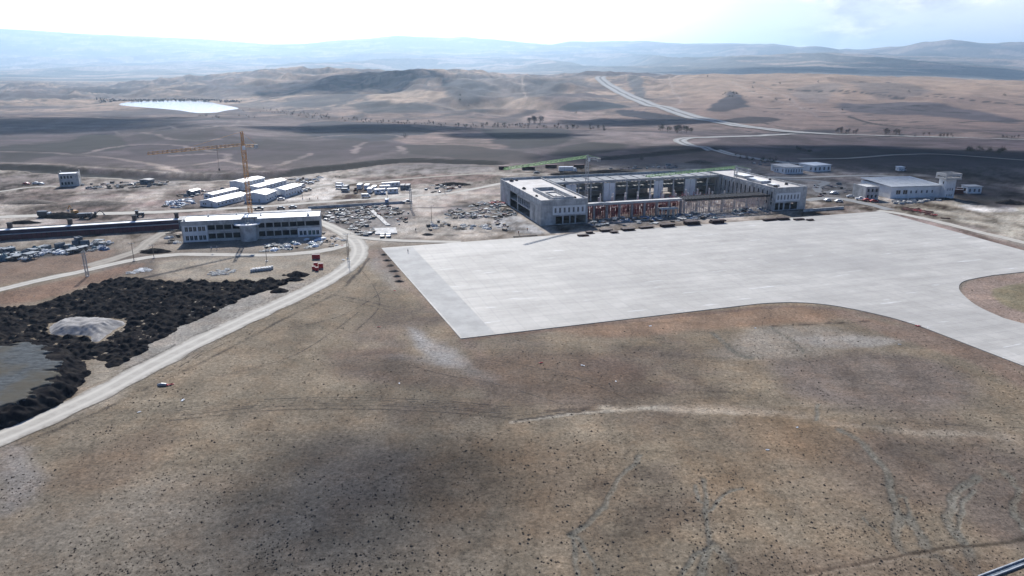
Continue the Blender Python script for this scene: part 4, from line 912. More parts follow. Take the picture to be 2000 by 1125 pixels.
cabin('site_cabin', 'two-storey white prefabricated cabin at the rear of the cabin group', (455,369), (476,372), (518,362), 5.2, 0.6, 'white site cabins', 7)
cabin('site_cabin', 'short low white cabin left of the two-storey cabin', (401,387), (416,389), (466,377), 2.7, 0.5, 'white site cabins', 7)
cabin('site_cabin', 'longest low cabin with blinding white roof nearest the yellow crane', (396,401), (424,405), (487,389), 2.9, 1.0, 'white site cabins', 9)
cabin('site_cabin', 'white gabled cabin beside the crane mast, front of the group', (483,393), (520,396), (541,387), 4.6, 1.2, 'white site cabins', 4)
cabin('site_cabin', 'white gabled cabin with parked cars along its side', (536,383), (558,386), (590,376), 4.6, 1.0, 'white site cabins', 6)
cabin('site_cabin', 'long narrow white cabin between the gabled ones and the two-storey one', (490,372), (505,375), (560,360), 3.0, 0.6, 'white site cabins', 8)
cabin('site_cabin', 'flat pale cabin behind the two-storey one, near the ditch', (515,362), (524,364), (556,358), 2.8, 0.4, 'white site cabins', 3)
cabin('storage_hut', 'dark blue-grey hut at the left end of the cabins', (366,381), (376,382), (392,378), 2.6, 0.4, None, 3, 'hut', ('bluegrey','steel'))
cabin('storage_hut', 'small grey hut among debris right of the square concrete building', (278,358), (292,359.5), (302,357), 2.6, 0.3, None, 2, 'hut', ('bluegrey','conc_light'))

# containers
def container_proto(mat, roofmat, label, wins=2):
    t_ = thing('container', label, 'container', (0,0,0), 0, 'containers and office cabins in the central yard')
    b = MB().box(-3,3,-1.2,1.2,0.15,2.6); 
    for k in range(20): b.box(-2.9+0.3*k,-2.78+0.3*k,-1.24,-1.201,0.3,2.4)
    b.build('body', M[mat], t_); MB().box(-3.06,3.06,-1.26,1.26,2.6,2.75).build('roof', M[roofmat], t_)
    for k in range(wins): MB().box(-1.9+2.6*k,-0.9+2.6*k,-1.29,-1.245,1.1,1.9).build('window', M['glass'], t_)
    MB().box(3.0,3.05,-1.05,1.05,0.2,2.45).build('door', M['steel'], t_)
    return t_
used = {}
cw = container_proto('white', 'white_roof', 'x'); cg = container_proto('bluegrey', 'conc_light', 'x', 0)
for (x, y, a, pr, lb) in [
    (703,368,80,cw,'white container cabin just left of the cluster, end on'),(717,369,80,cw,'rear white container of the left pair in the yard cluster'),(723,376,80,cw,'front white container of the left pair, end on'),
    (731,372,80,cw,'white cabin third from the left in the cluster'),(742,378,12,cw,'pale cabin in the front row beside the blue car'),(752,371,12,cw,'long white cabin in the middle of the cluster'),
    (767,377,12,cw,'white cabin at the front right of the cluster'),(771,364,12,cw,'bright-roofed white cabin at the rear of the cluster'),(787,369,80,cg,'blue-grey container second from the right end'),(797,369,80,cg,'blue-grey container at the right end of the cluster'),
    (756,365,12,cw,'white cabin at the rear left of the cluster'),(676,371,75,cg,'tall pale container behind the parked minibus')]:
    X, Y = w0(x, y); place(pr, used, X, Y, 0, math.radians(a+10), lb, 1.1)

# ================================================================ SQUARE BUILDING FAR LEFT
SA, SR, SW = frame2((118,365), (156,363))
sq = thing('square_building', 'small square unfinished grey building standing alone at the far left', 'building', (SA[0], SA[1], 0), SR)
so_ = [(0.9+1.9*k,2.0+1.9*k,5.2,7.0) for k in range(4)] + [(0.9+1.9*k,2.0+1.9*k,1.2,3.0) for k in range(4)]
so_ = [o for o in so_ if o[1] < SW-0.3]
MB().wall('x',0,0.3,0,SW,0,8.6,so_).wall('x',8.5,-0.3,0,SW,0,8.6,[(3,5,5,7)]).wall('y',0,0.3,0.3,8.2,0,8.6,[(2,4,5,7)]).wall('y',SW,-0.3,0.3,8.2,0,8.6,[(2,4,5,7)]).build('wall', M['concrete'], sq)
MB().box(0.3,SW-0.3,0.3,8.2,8.0,8.3).box(0.3,SW-0.3,0.3,8.2,3.9,4.2).build('roof', M['insul'], sq)
for x in (0,SW-0.5):
    for y in (0,8.0): MB().box(x,x+0.5,y,y+0.5,8.603,9.8).build('corner_post', M['conc_light'], sq)
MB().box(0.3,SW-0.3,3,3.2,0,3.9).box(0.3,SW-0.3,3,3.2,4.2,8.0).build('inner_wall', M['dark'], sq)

# ================================================================ FIRE STATION HALL WITH TOWER
HN, HL, HRt = w0(1738,388), w0(1692,382), w0(1837,385)
hr = math.atan2(HRt[1]-HN[1], HRt[0]-HN[0]); hw = math.dist(HN, HRt); hd = math.dist(HN, HL)
hall = thing('hangar_hall', 'large pale hall with ribbed grey roof and stacked panels along its front', 'hall', (HN[0], HN[1], 0), hr)
hd = 30.0; hh = 6.9
dops = [(3.6+4.6*k, 6.6+4.6*k, 2.4, 5.0) for k in range(2)] + [(13+3.6*k, 14.2+3.6*k, 2.8, 4.6) for k in range(5)]
dops = [o for o in dops if o[1] < hw-1]
MB().wall('x',0,0.4,0,hw,0,hh,dops).wall('x',hd,-0.4,0,hw,0,hh).wall('y',0,0.4,0.4,hd-0.4,0,hh).wall('y',hw,-0.4,0.4,hd-0.4,0,hh).build('wall', M['plaster'], hall)
rf = MB(); rf.add([(-0.5,-0.5,hh+0.003),(hw+0.5,-0.5,hh+0.003),(hw+0.5,hd+0.5,hh+1.2),(-0.5,hd+0.5,hh+1.2),(-0.5,-0.5,hh+0.5),(hw+0.5,-0.5,hh+0.5),(hw+0.5,hd+0.5,hh+1.6),(-0.5,hd+0.5,hh+1.6)],[(0,3,2,1),(4,5,6,7),(0,1,5,4),(1,2,6,5),(2,3,7,6),(3,0,4,7)])
roof_ = rf.build('roof', paint('ribbed_grey_roof', (0.52,0.54,0.55), 0.5, 0.12, 0.25, (0.40,0.42,0.44)), hall)
rr = MB()
for k in range(int(hw/1.2)): rr.bar((0.3+1.2*k,-0.45,hh+0.56),(0.3+1.2*k,hd+0.45,hh+1.65),0.10)
rr.build('roof_rib', M['steel'], roof_)
MB().box(0.6,hw-0.6,6,6.2,0,hh-0.1).build('inner_wall', M['dark'], hall)
for o in dops: win_part(hall, o[0], o[1], o[2], o[3], 0.0)
MB().wall('x',-2.0,0.3,-18,-9.5,0,8.0,[(-17+2.6*k,-15.7+2.6*k,z,z+1.8) for k in range(3) for z in (1.2,4.8)]).wall('y',-18,0.3,-1.7,11,0,8.0).wall('y',-9.5,-0.3,-1.7,11,0,8.0).box(-17.7,-9.8,-1.7,11,7.2,7.5).build('annex', M['concrete'], hall, label='two-storey annex at the left end of the hall')
MB().box(-17,-10,2,2.2,0,7.1).build('annex_inner_wall', M['dark'], hall)
TP = w0(1844,386); tw = thing('control_tower', 'square unfinished control tower with overhanging head at the right end of the hall', 'tower', (TP[0]+1, TP[1]+1, 0), hr)
to = [(-1.9+1.5*k,-1.1+1.5*k,z,z+1.5) for k in range(3) for z in (1.0,4.6)]
MB().wall('x',-3.2,0.3,-3.2,3.2,0,11.5,to).wall('x',3.2,-0.3,-3.2,3.2,0,11.5).wall('y',-3.2,0.3,-2.9,2.9,0,11.5,[(-1,0,8.5,10)]).wall('y',3.2,-0.3,-2.9,2.9,0,11.5,[(-1,1,4.6,6.2)]).build('shaft', M['plaster'], tw)
MB().box(-2.9,2.9,0,0.2,0,11.4).build('inner_wall', M['dark'], tw)
for o in to: win_part(tw, o[0], o[1], o[2], o[3], -3.2)
hx = MB().box(-5.2,5.6,-4.6,4.6,11.5,12.0); hd_ = hx.build('head_slab', M['conc_light'], tw)
MB().wall('x',-4.4,0.3,-5.0,5.4,12.003,15.0,[(-4.2,4.6,12.5,13.4)]).wall('x',4.4,-0.3,-5.0,5.4,12.003,15.0,[(-4,4.4,12.5,13.4)]).wall('y',-5.0,0.3,-4.1,4.1,12.003,15.0,[(-3.4,3.4,12.5,13.4)]).wall('y',5.4,-0.3,-4.1,4.1,12.003,15.0,[(-3.4,3.4,12.5,13.4)]).build('parapet', M['conc_light'], hd_)
MB().box(-1.5,1.5,-1.5,1.5,12.003,13.6).build('roof_hatch', M['concrete'], hd_)

def small_house(nm, label, P, Q, depth, h, roofmat='insul', cols=0, wn=5):
    A, R_, Wd = frame2(P, Q); t_ = thing(nm, label, 'building', (A[0], A[1], float(z_at(*A))), R_)
    st = Wd/wn; ops = [(st*k+st*0.3, st*k+st*0.72, 0.9, h-1.2) for k in range(wn)]
    MB().wall('x',0,0.3,0,Wd,0,h,ops).wall('x',depth,-0.3,0,Wd,0,h).wall('y',0,0.3,0.3,depth-0.3,0,h,[(2,3.5,1,h-1.2),(depth-4,depth-2.6,1,h-1.2)]).wall('y',Wd,-0.3,0.3,depth-0.3,0,h).build('wall', M['plaster'], t_)
    MB().box(-0.4,Wd+0.4,-0.4,depth+0.4,h+0.003,h+0.35).build('roof', M[roofmat], t_)
    MB().box(0.3,Wd-0.3,2.5,2.7,0,h).build('inner_wall', M['dark'], t_)
    for o in ops: win_part(t_, o[0], o[1], o[2], o[3], 0.0)
    return t_
small_house('service_building', 'low blue-grey block with a row of dark windows behind the right wing of the terminal', (1532,340), (1568,339), 20, 4.6, 'conc_light', 0, 7)
small_house('service_building', 'low block with white flat roof left of the loop road', (1588,336), (1622,334), 16, 4.6, 'white_roof', 0, 4)
small_house('service_building', 'smallest block joined by a wall to the blue-grey one', (1511,336), (1530,338), 12, 3.8, 'conc_light', 0, 4)
small_house('guard_house', 'small grey pavilion right of the control tower', (1889,378), (1916,378), 7, 4.2, 'conc_light', 0, 3)
small_house('hut', 'tiny white hut on the dark slope above the hall', (1755,334), (1766,334), 5, 2.8, 'white_roof', 0, 2)
# ================================================================ CRANES
def lattice(mb, p, q, w, step, leg=0.22, br=0.12, tri=False):
    p, q = Vector(p), Vector(q); d = (q-p); L = d.length; d.normalize(); a = d.cross(Vector((0,0,1)))
    if a.length < 1e-3: a = Vector((1,0,0))
    a.normalize(); b_ = a.cross(d)
    cs = [(-w/2,-w/2),(w/2,-w/2),(w/2,w/2),(-w/2,w/2)] if not tri else [(-w/2,0),(w/2,0),(0,w*0.95)]
    C_ = lambda i, t: p + d*t + a*cs[i][0] + b_*cs[i][1]
    n = max(2, round(L/step)); m_ = len(cs)
    for i in range(m_): mb.bar(C_(i,0), C_(i,L), leg)
    for k in range(n):
        t0, t1 = L*k/n, L*(k+1)/n
        for i in range(m_):
            j = (i+1) % m_; mb.bar(C_(i,t0), C_(j,t1), br) if k % 2 else mb.bar(C_(j,t0), C_(i,t1), br)
            mb.bar(C_(i,t1), C_(j,t1), br)
def crane(label, base, h, jib_end, cj_end, col, top, w=1.8, head=5, leg=0.24, cabside=1):
    t_ = thing('tower_crane', label, 'crane', (base[0], base[1], 0))
    je = Vector((jib_end[0]-base[0], jib_end[1]-base[1], 0)); ce = Vector((cj_end[0]-base[0], cj_end[1]-base[1], 0))
    m = MB(); lattice(m, (0,0,0), (0,0,h), w, 2.2, leg, 0.13); m.build('mast', M[col], t_)
    MB().box(-w,w,-w,w,0,0.8).build('base_block', M['concrete'], t_)
    m = MB(); lattice(m, (0,0,h), (0,0,h+head), w*0.6, 1.6, leg*0.8, 0.12); m.build('tower_head', M[col], t_)
    m = MB(); u = je.normalized(); lattice(m, u*w*0.6+Vector((0,0,h+0.4)), je+Vector((0,0,h+0.4)), w*0.75, 2.2, leg*0.8, 0.11, True); m.build('jib', M[top], t_)
    m = MB(); c = ce.normalized(); lattice(m, c*w*0.6+Vector((0,0,h+0.4)), ce+Vector((0,0,h+0.4)), w*0.7, 2.2, leg*0.8, 0.11); cj = m.build('counter_jib', M[col], t_)
    e = ce*0.92; MB().box(e.x-0.8,e.x+0.8,e.y-0.7,e.y+0.7,h-0.9,h+1.0).build('counterweight', M['concrete'], t_)
    MB().bar((0,0,h+head), je*0.62+Vector((0,0,h+1.7)), 0.10).bar((0,0,h+head), ce*0.9+Vector((0,0,h+1.2)), 0.10).build('tie_bar', M[top], t_)
    sdx = Vector((-u.y, u.x, 0))*cabside; q = sdx*1.7+u*0.8
    MB().box(q.x-0.6,q.x+0.6,q.y-0.6,q.y+0.6,h-1.4,h+0.4).build('cab', M['white'], t_)
    hk = je*0.3; m = MB(); m.bar((hk.x,hk.y,h+0.3),(hk.x,hk.y,h-9),0.07).box(hk.x-0.3,hk.x+0.3,hk.y-0.2,hk.y+0.2,h-10,h-9); m.build('hook_line', M['cloth_dark'], t_)
    return t_
yb = (-129.5, 350.0)
crane('tall yellow tower crane rising over the white cabins with its jib to the left', yb, 40, w0(290,304,40), w0(502,284,40.5), 'yellow', 'yellow', 1.6, 7.0, 0.17)
crane('green and grey tower crane inside the terminal court, its jib pointing left over the fields', (42.0,402.0), 28, w0(985,331,28.5), w0(1172,311,28.5), 'steel', 'green', 1.5, 1.8, 0.19)
crane('shorter tower crane with green jib on the right wing of the terminal', (136.0,437.0), 17.5, w0(1262,347,17.5), w0(1466,334,17.5), 'steel', 'green', 1.5, 1.8, 0.2)

# ================================================================ MATERIAL YARDS
def pile_mesh(kind, mats, seed):
    random.seed(seed); m = MB(); R = random.uniform
    if kind == 'board_stack':
        for k in range(6): a = R(-.15,.15); m.box(-1.4+a,1.4+a,-0.7+R(-.1,.1),0.7+R(-.1,.1),0.22*k,0.22*k+0.17,R(-.06,.06))
    elif kind == 'panel_stack':
        for k in range(7): m.box(-1.3+R(-.1,.1),1.3,-1.0+0.28*k,-0.86+0.28*k,0,1.1+R(-.2,.3))
        m.box(-1.5,1.5,-1.2,1.2,-0.02,0.1)
    elif kind == 'pipe_bundle':
        for k in range(9): y = -0.5+0.25*(k%5); z = 0.12+0.24*(k//5); m.tube([(-2.2+R(-.2,.2),y,z),(2.2,y,z)], 0.11, 6)
        for x in (-1.2,1.2): m.box(x,x+0.1,-0.75,0.75,-0.02,0.05)
    elif kind == 'crate':
        m.box(-0.8,0.8,-0.6,0.6,0.12,1.15)
        for z in (0.3,0.6,0.9): m.box(-0.84,0.84,-0.64,0.64,z,z+0.12)
        for x in (-0.7,0,0.6): m.box(x,x+0.12,-0.6,0.6,0,0.12)
    elif kind == 'loose_heap':
        for k in range(30): x, y = R(-1.8,1.8), R(-1.3,1.3); z = max(0, 0.7-0.35*math.hypot(x,y))*R(0,1); m.box(x,x+R(.3,1.4),y,y+R(.15,.5),z,z+R(.1,.35),R(0,3.1))
    elif kind == 'tarp_heap':
        n = 9; V = []; 
        for i in range(n):
            for j in range(n):
                x, y = -1.8+3.6*i/(n-1), -1.3+2.6*j/(n-1); r = max(0, 1-(x/1.85)**2-(y/1.35)**2); V.append((x+R(-.1,.1), y+R(-.1,.1), 1.1*r**0.5*R(.75,1.1)-0.02))
        m.add(V, [(i*n+j, (i+1)*n+j, (i+1)*n+j+1, i*n+j+1) for i in range(n-1) for j in range(n-1)])
    elif kind == 'table_form':
        m.box(-1.8,1.8,-1.2,1.2,0.9,1.05)
        for x in (-1.5,0,1.5):
            for y in (-1,1): m.bar((x,y,0),(x,y,0.9),0.12)
        m.bar((-1.5,-1,0.1),(1.5,-1,0.8),0.1)
    return m
_pm = {}
HEAPN = dict(foam='offcut_heap', ply='board_heap', bluegrey='scrap_heap', pinkblk='block_heap', white='offcut_heap', rust='bar_heap', bright_red='bar_heap')
def pile(kind, mat, seed=1):
    key = (kind, mat, seed)
    if key not in _pm:
        m = pile_mesh(kind, None, hash(kind) % 97 * 0 + seed*13 + len(kind)); me = bpy.data.meshes.new(kind); me.from_pydata(m.v, [], m.f); me.update()
        me.materials.append(M[mat]); _pm[key] = me
    o = bpy.data.objects.new(HEAPN.get(mat, kind) if kind == 'loose_heap' else kind, _pm[key]); COL.objects.link(o); return o
CATS = dict(board_stack='board stack', panel_stack='panel stack', pipe_bundle='pipe bundle', crate='crate', loose_heap='scrap heap', tarp_heap='covered heap', table_form='formwork table')
def scatter(poly, n, mix, where, sc=(0.7,1.2), mind=2.0, seed=1, avoid=None, rot=None, zr=(0.5, 1.05)):
    random.seed(seed); W_ = [w0(*p) for p in poly]; xs = [p[0] for p in W_]; ys = [p[1] for p in W_]; done = []; tries = 0
    kinds = [k for k, w_ in mix for _ in range(w_)]
    while len(done) < n and tries < n*60:
        tries += 1; x, y = random.uniform(min(xs),max(xs)), random.uniform(min(ys),max(ys))
        if not bool(inpoly(np.array([x]), np.array([y]), W_)[0]): continue
        if float(fbm(np.array(x/5.5), np.array(y/5.5), 2, seed)) < -0.12: continue
        if any((x-a)**2+(y-b_)**2 < mind*mind for a, b_ in done): continue
        if avoid and any(dseg(np.array([x]), np.array([y]), [w0(*q) for q in av])[0] < r_ for av, r_ in avoid): continue
        done.append((x, y)); kind, mat, adj = random.choice(kinds)
        o = pile(kind, mat, random.choice((1,2)))
        o.location = (x, y, float(z_at(x, y))+0.03); o.rotation_euler = (0,0,(rot if rot is not None else random.uniform(0,3.14))+random.uniform(-.2,.2)); s_ = random.uniform(*sc); o.scale = (s_, s_*random.uniform(.7,1.2), s_*random.uniform(*zr))
        tag(o, f'{adj} {CATS[kind]} {where}', CATS[kind], f'{adj} {CATS[kind]}s {where}')
    return done
mixA = [(('board_stack','wood','weathered timber'),3),(('loose_heap','pinkblk','pinkish block'),3),(('panel_stack','bluegrey','blue-grey steel'),3),(('crate','pinkblk','pinkish'),2),(('crate','cargrey','dark grey'),2),(('pipe_bundle','bluegrey','grey'),3),(('loose_heap','ply','dark board'),5),(('loose_heap','foam','pale'),3),(('loose_heap','bluegrey','blue-grey'),4),(('tarp_heap','cardark','dark tarpaulin'),1),(('crate','ply','dark plywood'),2),(('board_stack','rust','rusty'),1),(('table_form','foam','pale'),1)]
scatter([(640,412),(700,404),(742,405),(742,420),(722,432),(738,452),(708,466),(668,452),(640,438),(632,422)], 230, mixA, 'in the big central yard', (0.6,1.05), 1.25, 11, [([(672,458),(700,464),(760,469)],4),([(700,498),(700,480),(686,464),(660,449),(626,434)],5)])
scatter([(745,402),(768,404),(800,418),(798,432),(786,440),(770,446),(756,428),(744,415)], 42, mixA, 'right of the strip footing', (0.6,1.0), 1.9, 12)
scatter([(868,418),(905,400),(960,392),(995,404),(1000,412),(1012,420),(985,425),(975,433),(940,430),(905,427),(870,427)], 160, mixA, 'in the yard beside the terminal', (0.6,1.05), 1.6, 13)
mixB = [(('loose_heap','foam','pale'),3),(('tarp_heap','foam','white sheeted'),2),(('loose_heap','ply','dark board'),2),(('board_stack','wood','weathered timber'),1),(('crate','ply','dark plywood'),1)]
scatter([(835,436),(855,430),(880,436),(960,438),(960,448),(900,450),(835,450)], 34, mixB, 'on bare ground above the apron edge', (0.6,1.1), 2.0, 14)
scatter([(966,432),(985,438),(1002,452),(985,453),(972,444)], 10, mixA, 'in the short slanting row by the terminal', (0.6,1.0), 1.8, 15)
mixC = [(('tarp_heap','teal','teal sheeted'),2),(('tarp_heap','white','white sheeted'),2),(('tarp_heap','blue','blue tarpaulin'),1),(('loose_heap','bluegrey','blue-grey'),3),(('crate','ply','dark plywood'),2),(('loose_heap','foam','pale'),2)]
scatter([(520,478),(560,472),(628,466),(640,470),(620,484),(560,488),(510,492)], 34, mixC, 'before the two-storey block', (0.7,1.3), 2.0, 16)
scatter([(630,452),(655,458),(672,470),(660,482),(636,484)], 14, mixB, 'on the verge right of the block', (0.5,0.9), 2.2, 17)
scatter([(325,452),(352,446),(354,478),(330,480)], 16, mixB, 'at the left end of the block', (0.6,1.1), 1.8, 18)
mixD = [(('table_form','bluegrey','blue-grey'),3),(('tarp_heap','teal','teal sheeted'),2),(('panel_stack','bluegrey','blue-grey steel'),3),(('loose_heap','white','white'),3),(('loose_heap','bluegrey','blue-grey'),3),(('tarp_heap','blue','blue tarpaulin'),1)]
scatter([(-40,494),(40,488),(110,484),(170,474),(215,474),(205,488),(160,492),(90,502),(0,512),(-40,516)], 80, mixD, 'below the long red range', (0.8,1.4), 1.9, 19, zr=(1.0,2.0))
scatter([(160,362),(240,356),(328,354),(330,362),(260,368),(170,370)], 60, mixA, 'right of the square building', (0.8,1.4), 2.2, 20)
scatter([(320,405),(330,392),(372,388),(380,398),(350,408)], 34, [(('tarp_heap','foam','white sheeted'),3),(('tarp_heap','blue','blue tarpaulin'),3),(('loose_heap','ply','dark board'),1),(('crate','carwhite','white'),1)], 'at the longest cabin left end', (0.8,1.4), 2.0, 21)
scatter([(330,385),(360,379),(405,372),(450,366),(452,369),(400,380),(350,390)], 26, mixA, 'behind the cabins', (0.7,1.2), 2.4, 22)
scatter([(520,356),(560,350),(630,345),(640,352),(600,358),(560,360)], 30, mixB, 'along the ditch right of the cabins', (0.8,1.4), 2.6, 23)
scatter([(240,538),(270,527),(298,518),(300,524),(280,538),(250,541)], 30, [(('loose_heap','foam','pale'),1),(('loose_heap','white','white'),1)], 'above the black soil heaps', (0.4,0.8), 1.4, 24)
scatter([(408,536),(420,530),(456,522),(456,532),(430,538),(412,540)], 14, [(('loose_heap','foam','pale'),1)], 'left of the white tanks', (0.5,0.9), 1.6, 25)
scatter([(825,368),(868,356),(905,366),(880,374),(842,382)], 22, mixA, 'beside the service track curve', (0.7,1.2), 2.4, 26)
scatter([(1150,428),(1200,428),(1330,418),(1500,406),(1500,412),(1400,426),(1300,436),(1180,444),(1150,444)], 95, [(('table_form','bluegrey','blue-grey'),3),(('table_form','foam','pale'),3),(('tarp_heap','teal','teal sheeted'),2),(('loose_heap','foam','pale'),3),(('board_stack','ply','dark plywood'),2),(('tarp_heap','blue','blue tarpaulin'),1)], 'between terminal front and apron', (0.7,1.2), 1.9, 27)
scatter([(1742,392),(1838,388),(1850,390),(1800,396),(1750,400)], 34, [(('panel_stack','foam','pale'),3),(('loose_heap','bluegrey','blue-grey'),2),(('board_stack','conc_light','pale concrete'),3)], 'along the hall front', (0.7,1.2), 2.0, 28)
scatter([(1590,362),(1640,358),(1660,372),(1640,382),(1600,386)], 22, mixA, 'between loop road and hall', (0.7,1.1), 3.0, 29)
scatter([(1460,318),(1500,312),(1560,316),(1560,322),(1490,324)], 16, mixA, 'above the service blocks', (0.8,1.4), 3.5, 30)
scatter([(1180,326),(1270,322),(1330,322),(1320,328),(1200,332)], 20, mixA, 'behind the terminal', (0.9,1.5), 3.5, 31)
scatter([(1765,405),(1795,408),(1855,424),(1845,428),(1790,414),(1765,410)], 34, [(('pipe_bundle','rust','rusty'),3),(('loose_heap','rust','rusty'),3),(('loose_heap','bright_red','bright red'),1)], 'beside the perimeter road', (0.6,1.1), 1.6, 32)
scatter([(945,398),(975,390),(1000,390),(990,398)], 10, [(('loose_heap','bright_red','bright red'),1),(('pipe_bundle','rust','rusty'),2)], 'behind the yard by the terminal', (0.8,1.2), 2, 33)
for (x, y, L_, W2, hgt, lab) in [(1140,461,7,3,0.6,'low rusty stack at the left end of the row on the apron edge'),(1152,456,5,3,0.8,'small dark stack beside the leftmost low one'),(1184,452,8,3.5,0.9,'rusty stack with pale planks, left half of the row'),(1200,455,5,3,0.7,'short split stack between two long rusty ones'),
        (1227,450,9,4,0.9,'long red-brown stack before the middle of the terminal front'),(1262,446,10,2.6,0.7,'narrow double red-brown stack right of the middle'),(1304,443,9.5,3.2,1.2,'first of the three big dark blocks'),(1351,438.5,10,5.2,1.6,'biggest and darkest stack, in the middle of three'),(1401,436,10,4.2,1.5,'third big dark stack, rightmost of the three'),
        (1504,431,11,2.6,0.8,'long flat stack before the right wing'),(1530,429.5,9,3,1.0,'red-brown stack before the right wing, its middle one'),(1560,430,8,2.6,0.6,'loose rusty stack at the right end of the row'),(1582,431,5,2,0.6,'last small red stack of the row')]:
    X, Y = w0(x, y); L_ *= 0.78; W2 *= 0.8; hgt *= 1.1; t_ = thing('formwork_stack', lab, 'steel stack', (X, Y, 0.17), TR + random.uniform(-.08,.08), 'dark red steel stacks along the apron edge')
    m = MB(); n = max(3, int(hgt/0.25))
    for k in range(n):
        a = random.uniform(-.35,.35); m.box(-L_/2+a, L_/2+a-random.uniform(0,1), -W2/2+random.uniform(-.15,.15), W2/2, 0.12+k*hgt/n, 0.12+(k+0.8)*hgt/n)
    m.build('panels', M['redsteel'], t_)
    m = MB()
    for q in range(4): m.box(-L_/2+0.8+q*L_/4, -L_/2+1.0+q*L_/4, -W2/2-0.1, W2/2+0.1, 0, 0.119)
    m.build('bearers', M['wood'], t_)
    m = MB()
    for q in range(5): m.bar((-L_/2+random.uniform(0,L_*.5), -W2/2-random.uniform(.2,.9), 0.1), (L_/2-random.uniform(0,L_*.4), -W2/2-random.uniform(.2,.9), 0.15), 0.14)
    m.build('loose_bars', M['rust'], t_)
for (x, y, lab) in ((1026,462,'long dark beam lying on the apron edge near a lone walker'),):
    X, Y = w0(x, y); tag(MB().box(-6,6,-0.25,0.25,0.05,0.35).box(-5.6,-5.3,-0.5,0.5,0,0.05).box(5.3,5.6,-0.5,0.5,0,0.05).build('steel_beam', M['ply']), lab, 'beam'); o = bpy.data.objects['steel_beam']; o.location = (X, Y, 0.17); o.rotation_euler.z = TR

random.seed(44); ct, st_ = math.cos(TR), math.sin(TR)
for k in range(46):
    a = random.uniform(28,134); bb = random.uniform(17,53); kind, mat, adj = random.choice([('loose_heap','foam','pale'),('table_form','white','white'),('board_stack','insul','bright'),('panel_stack','foam','pale'),('crate','redsteel','dark red')])
    o = pile(kind, mat, 1); o.location = (TA[0]+a*ct-bb*st_, TA[1]+a*st_+bb*ct, 0.32); o.rotation_euler.z = random.uniform(0,3); tag(o, f'{adj} {CATS[kind]} in the court of the terminal', CATS[kind], f'{adj} {CATS[kind]}s in the court of the terminal')
# concrete foundation slab with three grey bays and the strip footing behind it
A, R_, Wd = frame2((733,459), (776,457)); fs = thing('foundation_slab', 'pale rectangular foundation slab with three grey bays in the central yard', 'slab', (A[0], A[1], 0.06), R_)
MB().box(0,Wd,0,13,0,0.45).build('base', M['conc_light'], fs)
for k in range(3): MB().box(1.2+k*(Wd-1.4)/3, 0.2+(k+1)*(Wd-1.4)/3, 1.6, 11.5, 0.453, 0.5).build('bay', M['concrete'], fs)
P0, P1 = w0(758,441), w0(722,408); dd = math.dist(P0,P1); sf = thing('strip_footing', 'narrow pale concrete strip running back from the foundation slab', 'footing', (P0[0],P0[1],0.06), math.atan2(P1[1]-P0[1],P1[0]-P0[0]))
m = MB(); 
for k in range(int(dd/4)): m.box(4*k, 4*k+3.8, -1.2+0.2*math.sin(k), 1.1, 0, 0.35)
m.build('footing', M['conc_light'], sf); m = MB(); [m.bar((4*k+1, 0.6*(-1)**k, 0.35), (4*k+1, 0.6*(-1)**k, 1.1), 0.1) for k in range(int(dd/4))]; m.build('starter_bars', M['rust'], sf)

# ================================================================ WHITE TANKS AND RED BOXES
def tank_proto():
    t_ = thing('water_tank', 'white square tank in a wire cage above the black heaps', 'tank', (0,0,0), 0, 'white caged tanks standing in a double row')
    MB().box(-0.52,0.52,-0.52,0.52,0.16,1.75).box(-0.2,0.2,-0.2,0.2,1.75,1.85).build('tank', M['white'], t_)
    MB().box(-0.6,0.6,-0.6,0.6,0,0.13).build('pallet', M['bluegrey'], t_)
    m = MB()
    for z in (0.3,0.8,1.3,1.78):
        m.bar((-0.56,-0.56,z),(0.56,-0.56,z),0.04).bar((-0.56,0.56,z),(0.56,0.56,z),0.04).bar((-0.56,-0.56,z),(-0.56,0.56,z),0.04).bar((0.56,-0.56,z),(0.56,0.56,z),0.04)
    for x in (-.56,-.28,0,.28,.56): m.bar((x,-0.56,.16),(x,-0.56,1.78),0.04).bar((x,.56,.16),(x,.56,1.78),0.04)
    m.build('cage', M['steel'], t_); return t_
tp = tank_proto()
for k in range(8):
    for r_ in range(2):
        X, Y = w0(491.5+5.2*k, 531.5-0.6*k); place(tp, used, X+0.3*r_, Y+1.5*r_, 0.02, 0.12+0.02*((k*7) % 5-2), None, 0.68)
def skip_proto():
    t_ = thing('red_container', 'x', 'container', (0,0,0), 0, 'small red boxes beside the haul road')
    MB().box(-0.85,0.85,-0.75,0.75,0.08,1.9).build('box', M['bright_red'], t_); MB().box(-0.9,0.9,-0.8,0.8,1.9,2.0).build('lid', M['pinkblk'], t_)
    MB().box(-0.7,-0.5,-0.8,0.8,0,0.08).box(0.5,0.7,-0.8,0.8,0,0.08).build('skid', M['steel'], t_); return t_
sp = skip_proto()
for x, y, s_, lab in ((614,505.5,1,'left box of the upper red pair'),(621,505.5,1,'right box of the upper red pair'),(617,521,0.9,'low red box in the middle of the lower group'),(627,523.5,1,'tall red box at the right of the lower group'),(613,527,0.75,'small red box with pink lid, front left of the lower group'),(619,529,0.75,'frontmost small red box of the lower group')):
    X, Y = w0(x, y); place(sp, used, X, Y, 0.02, 0.15, lab, s_)

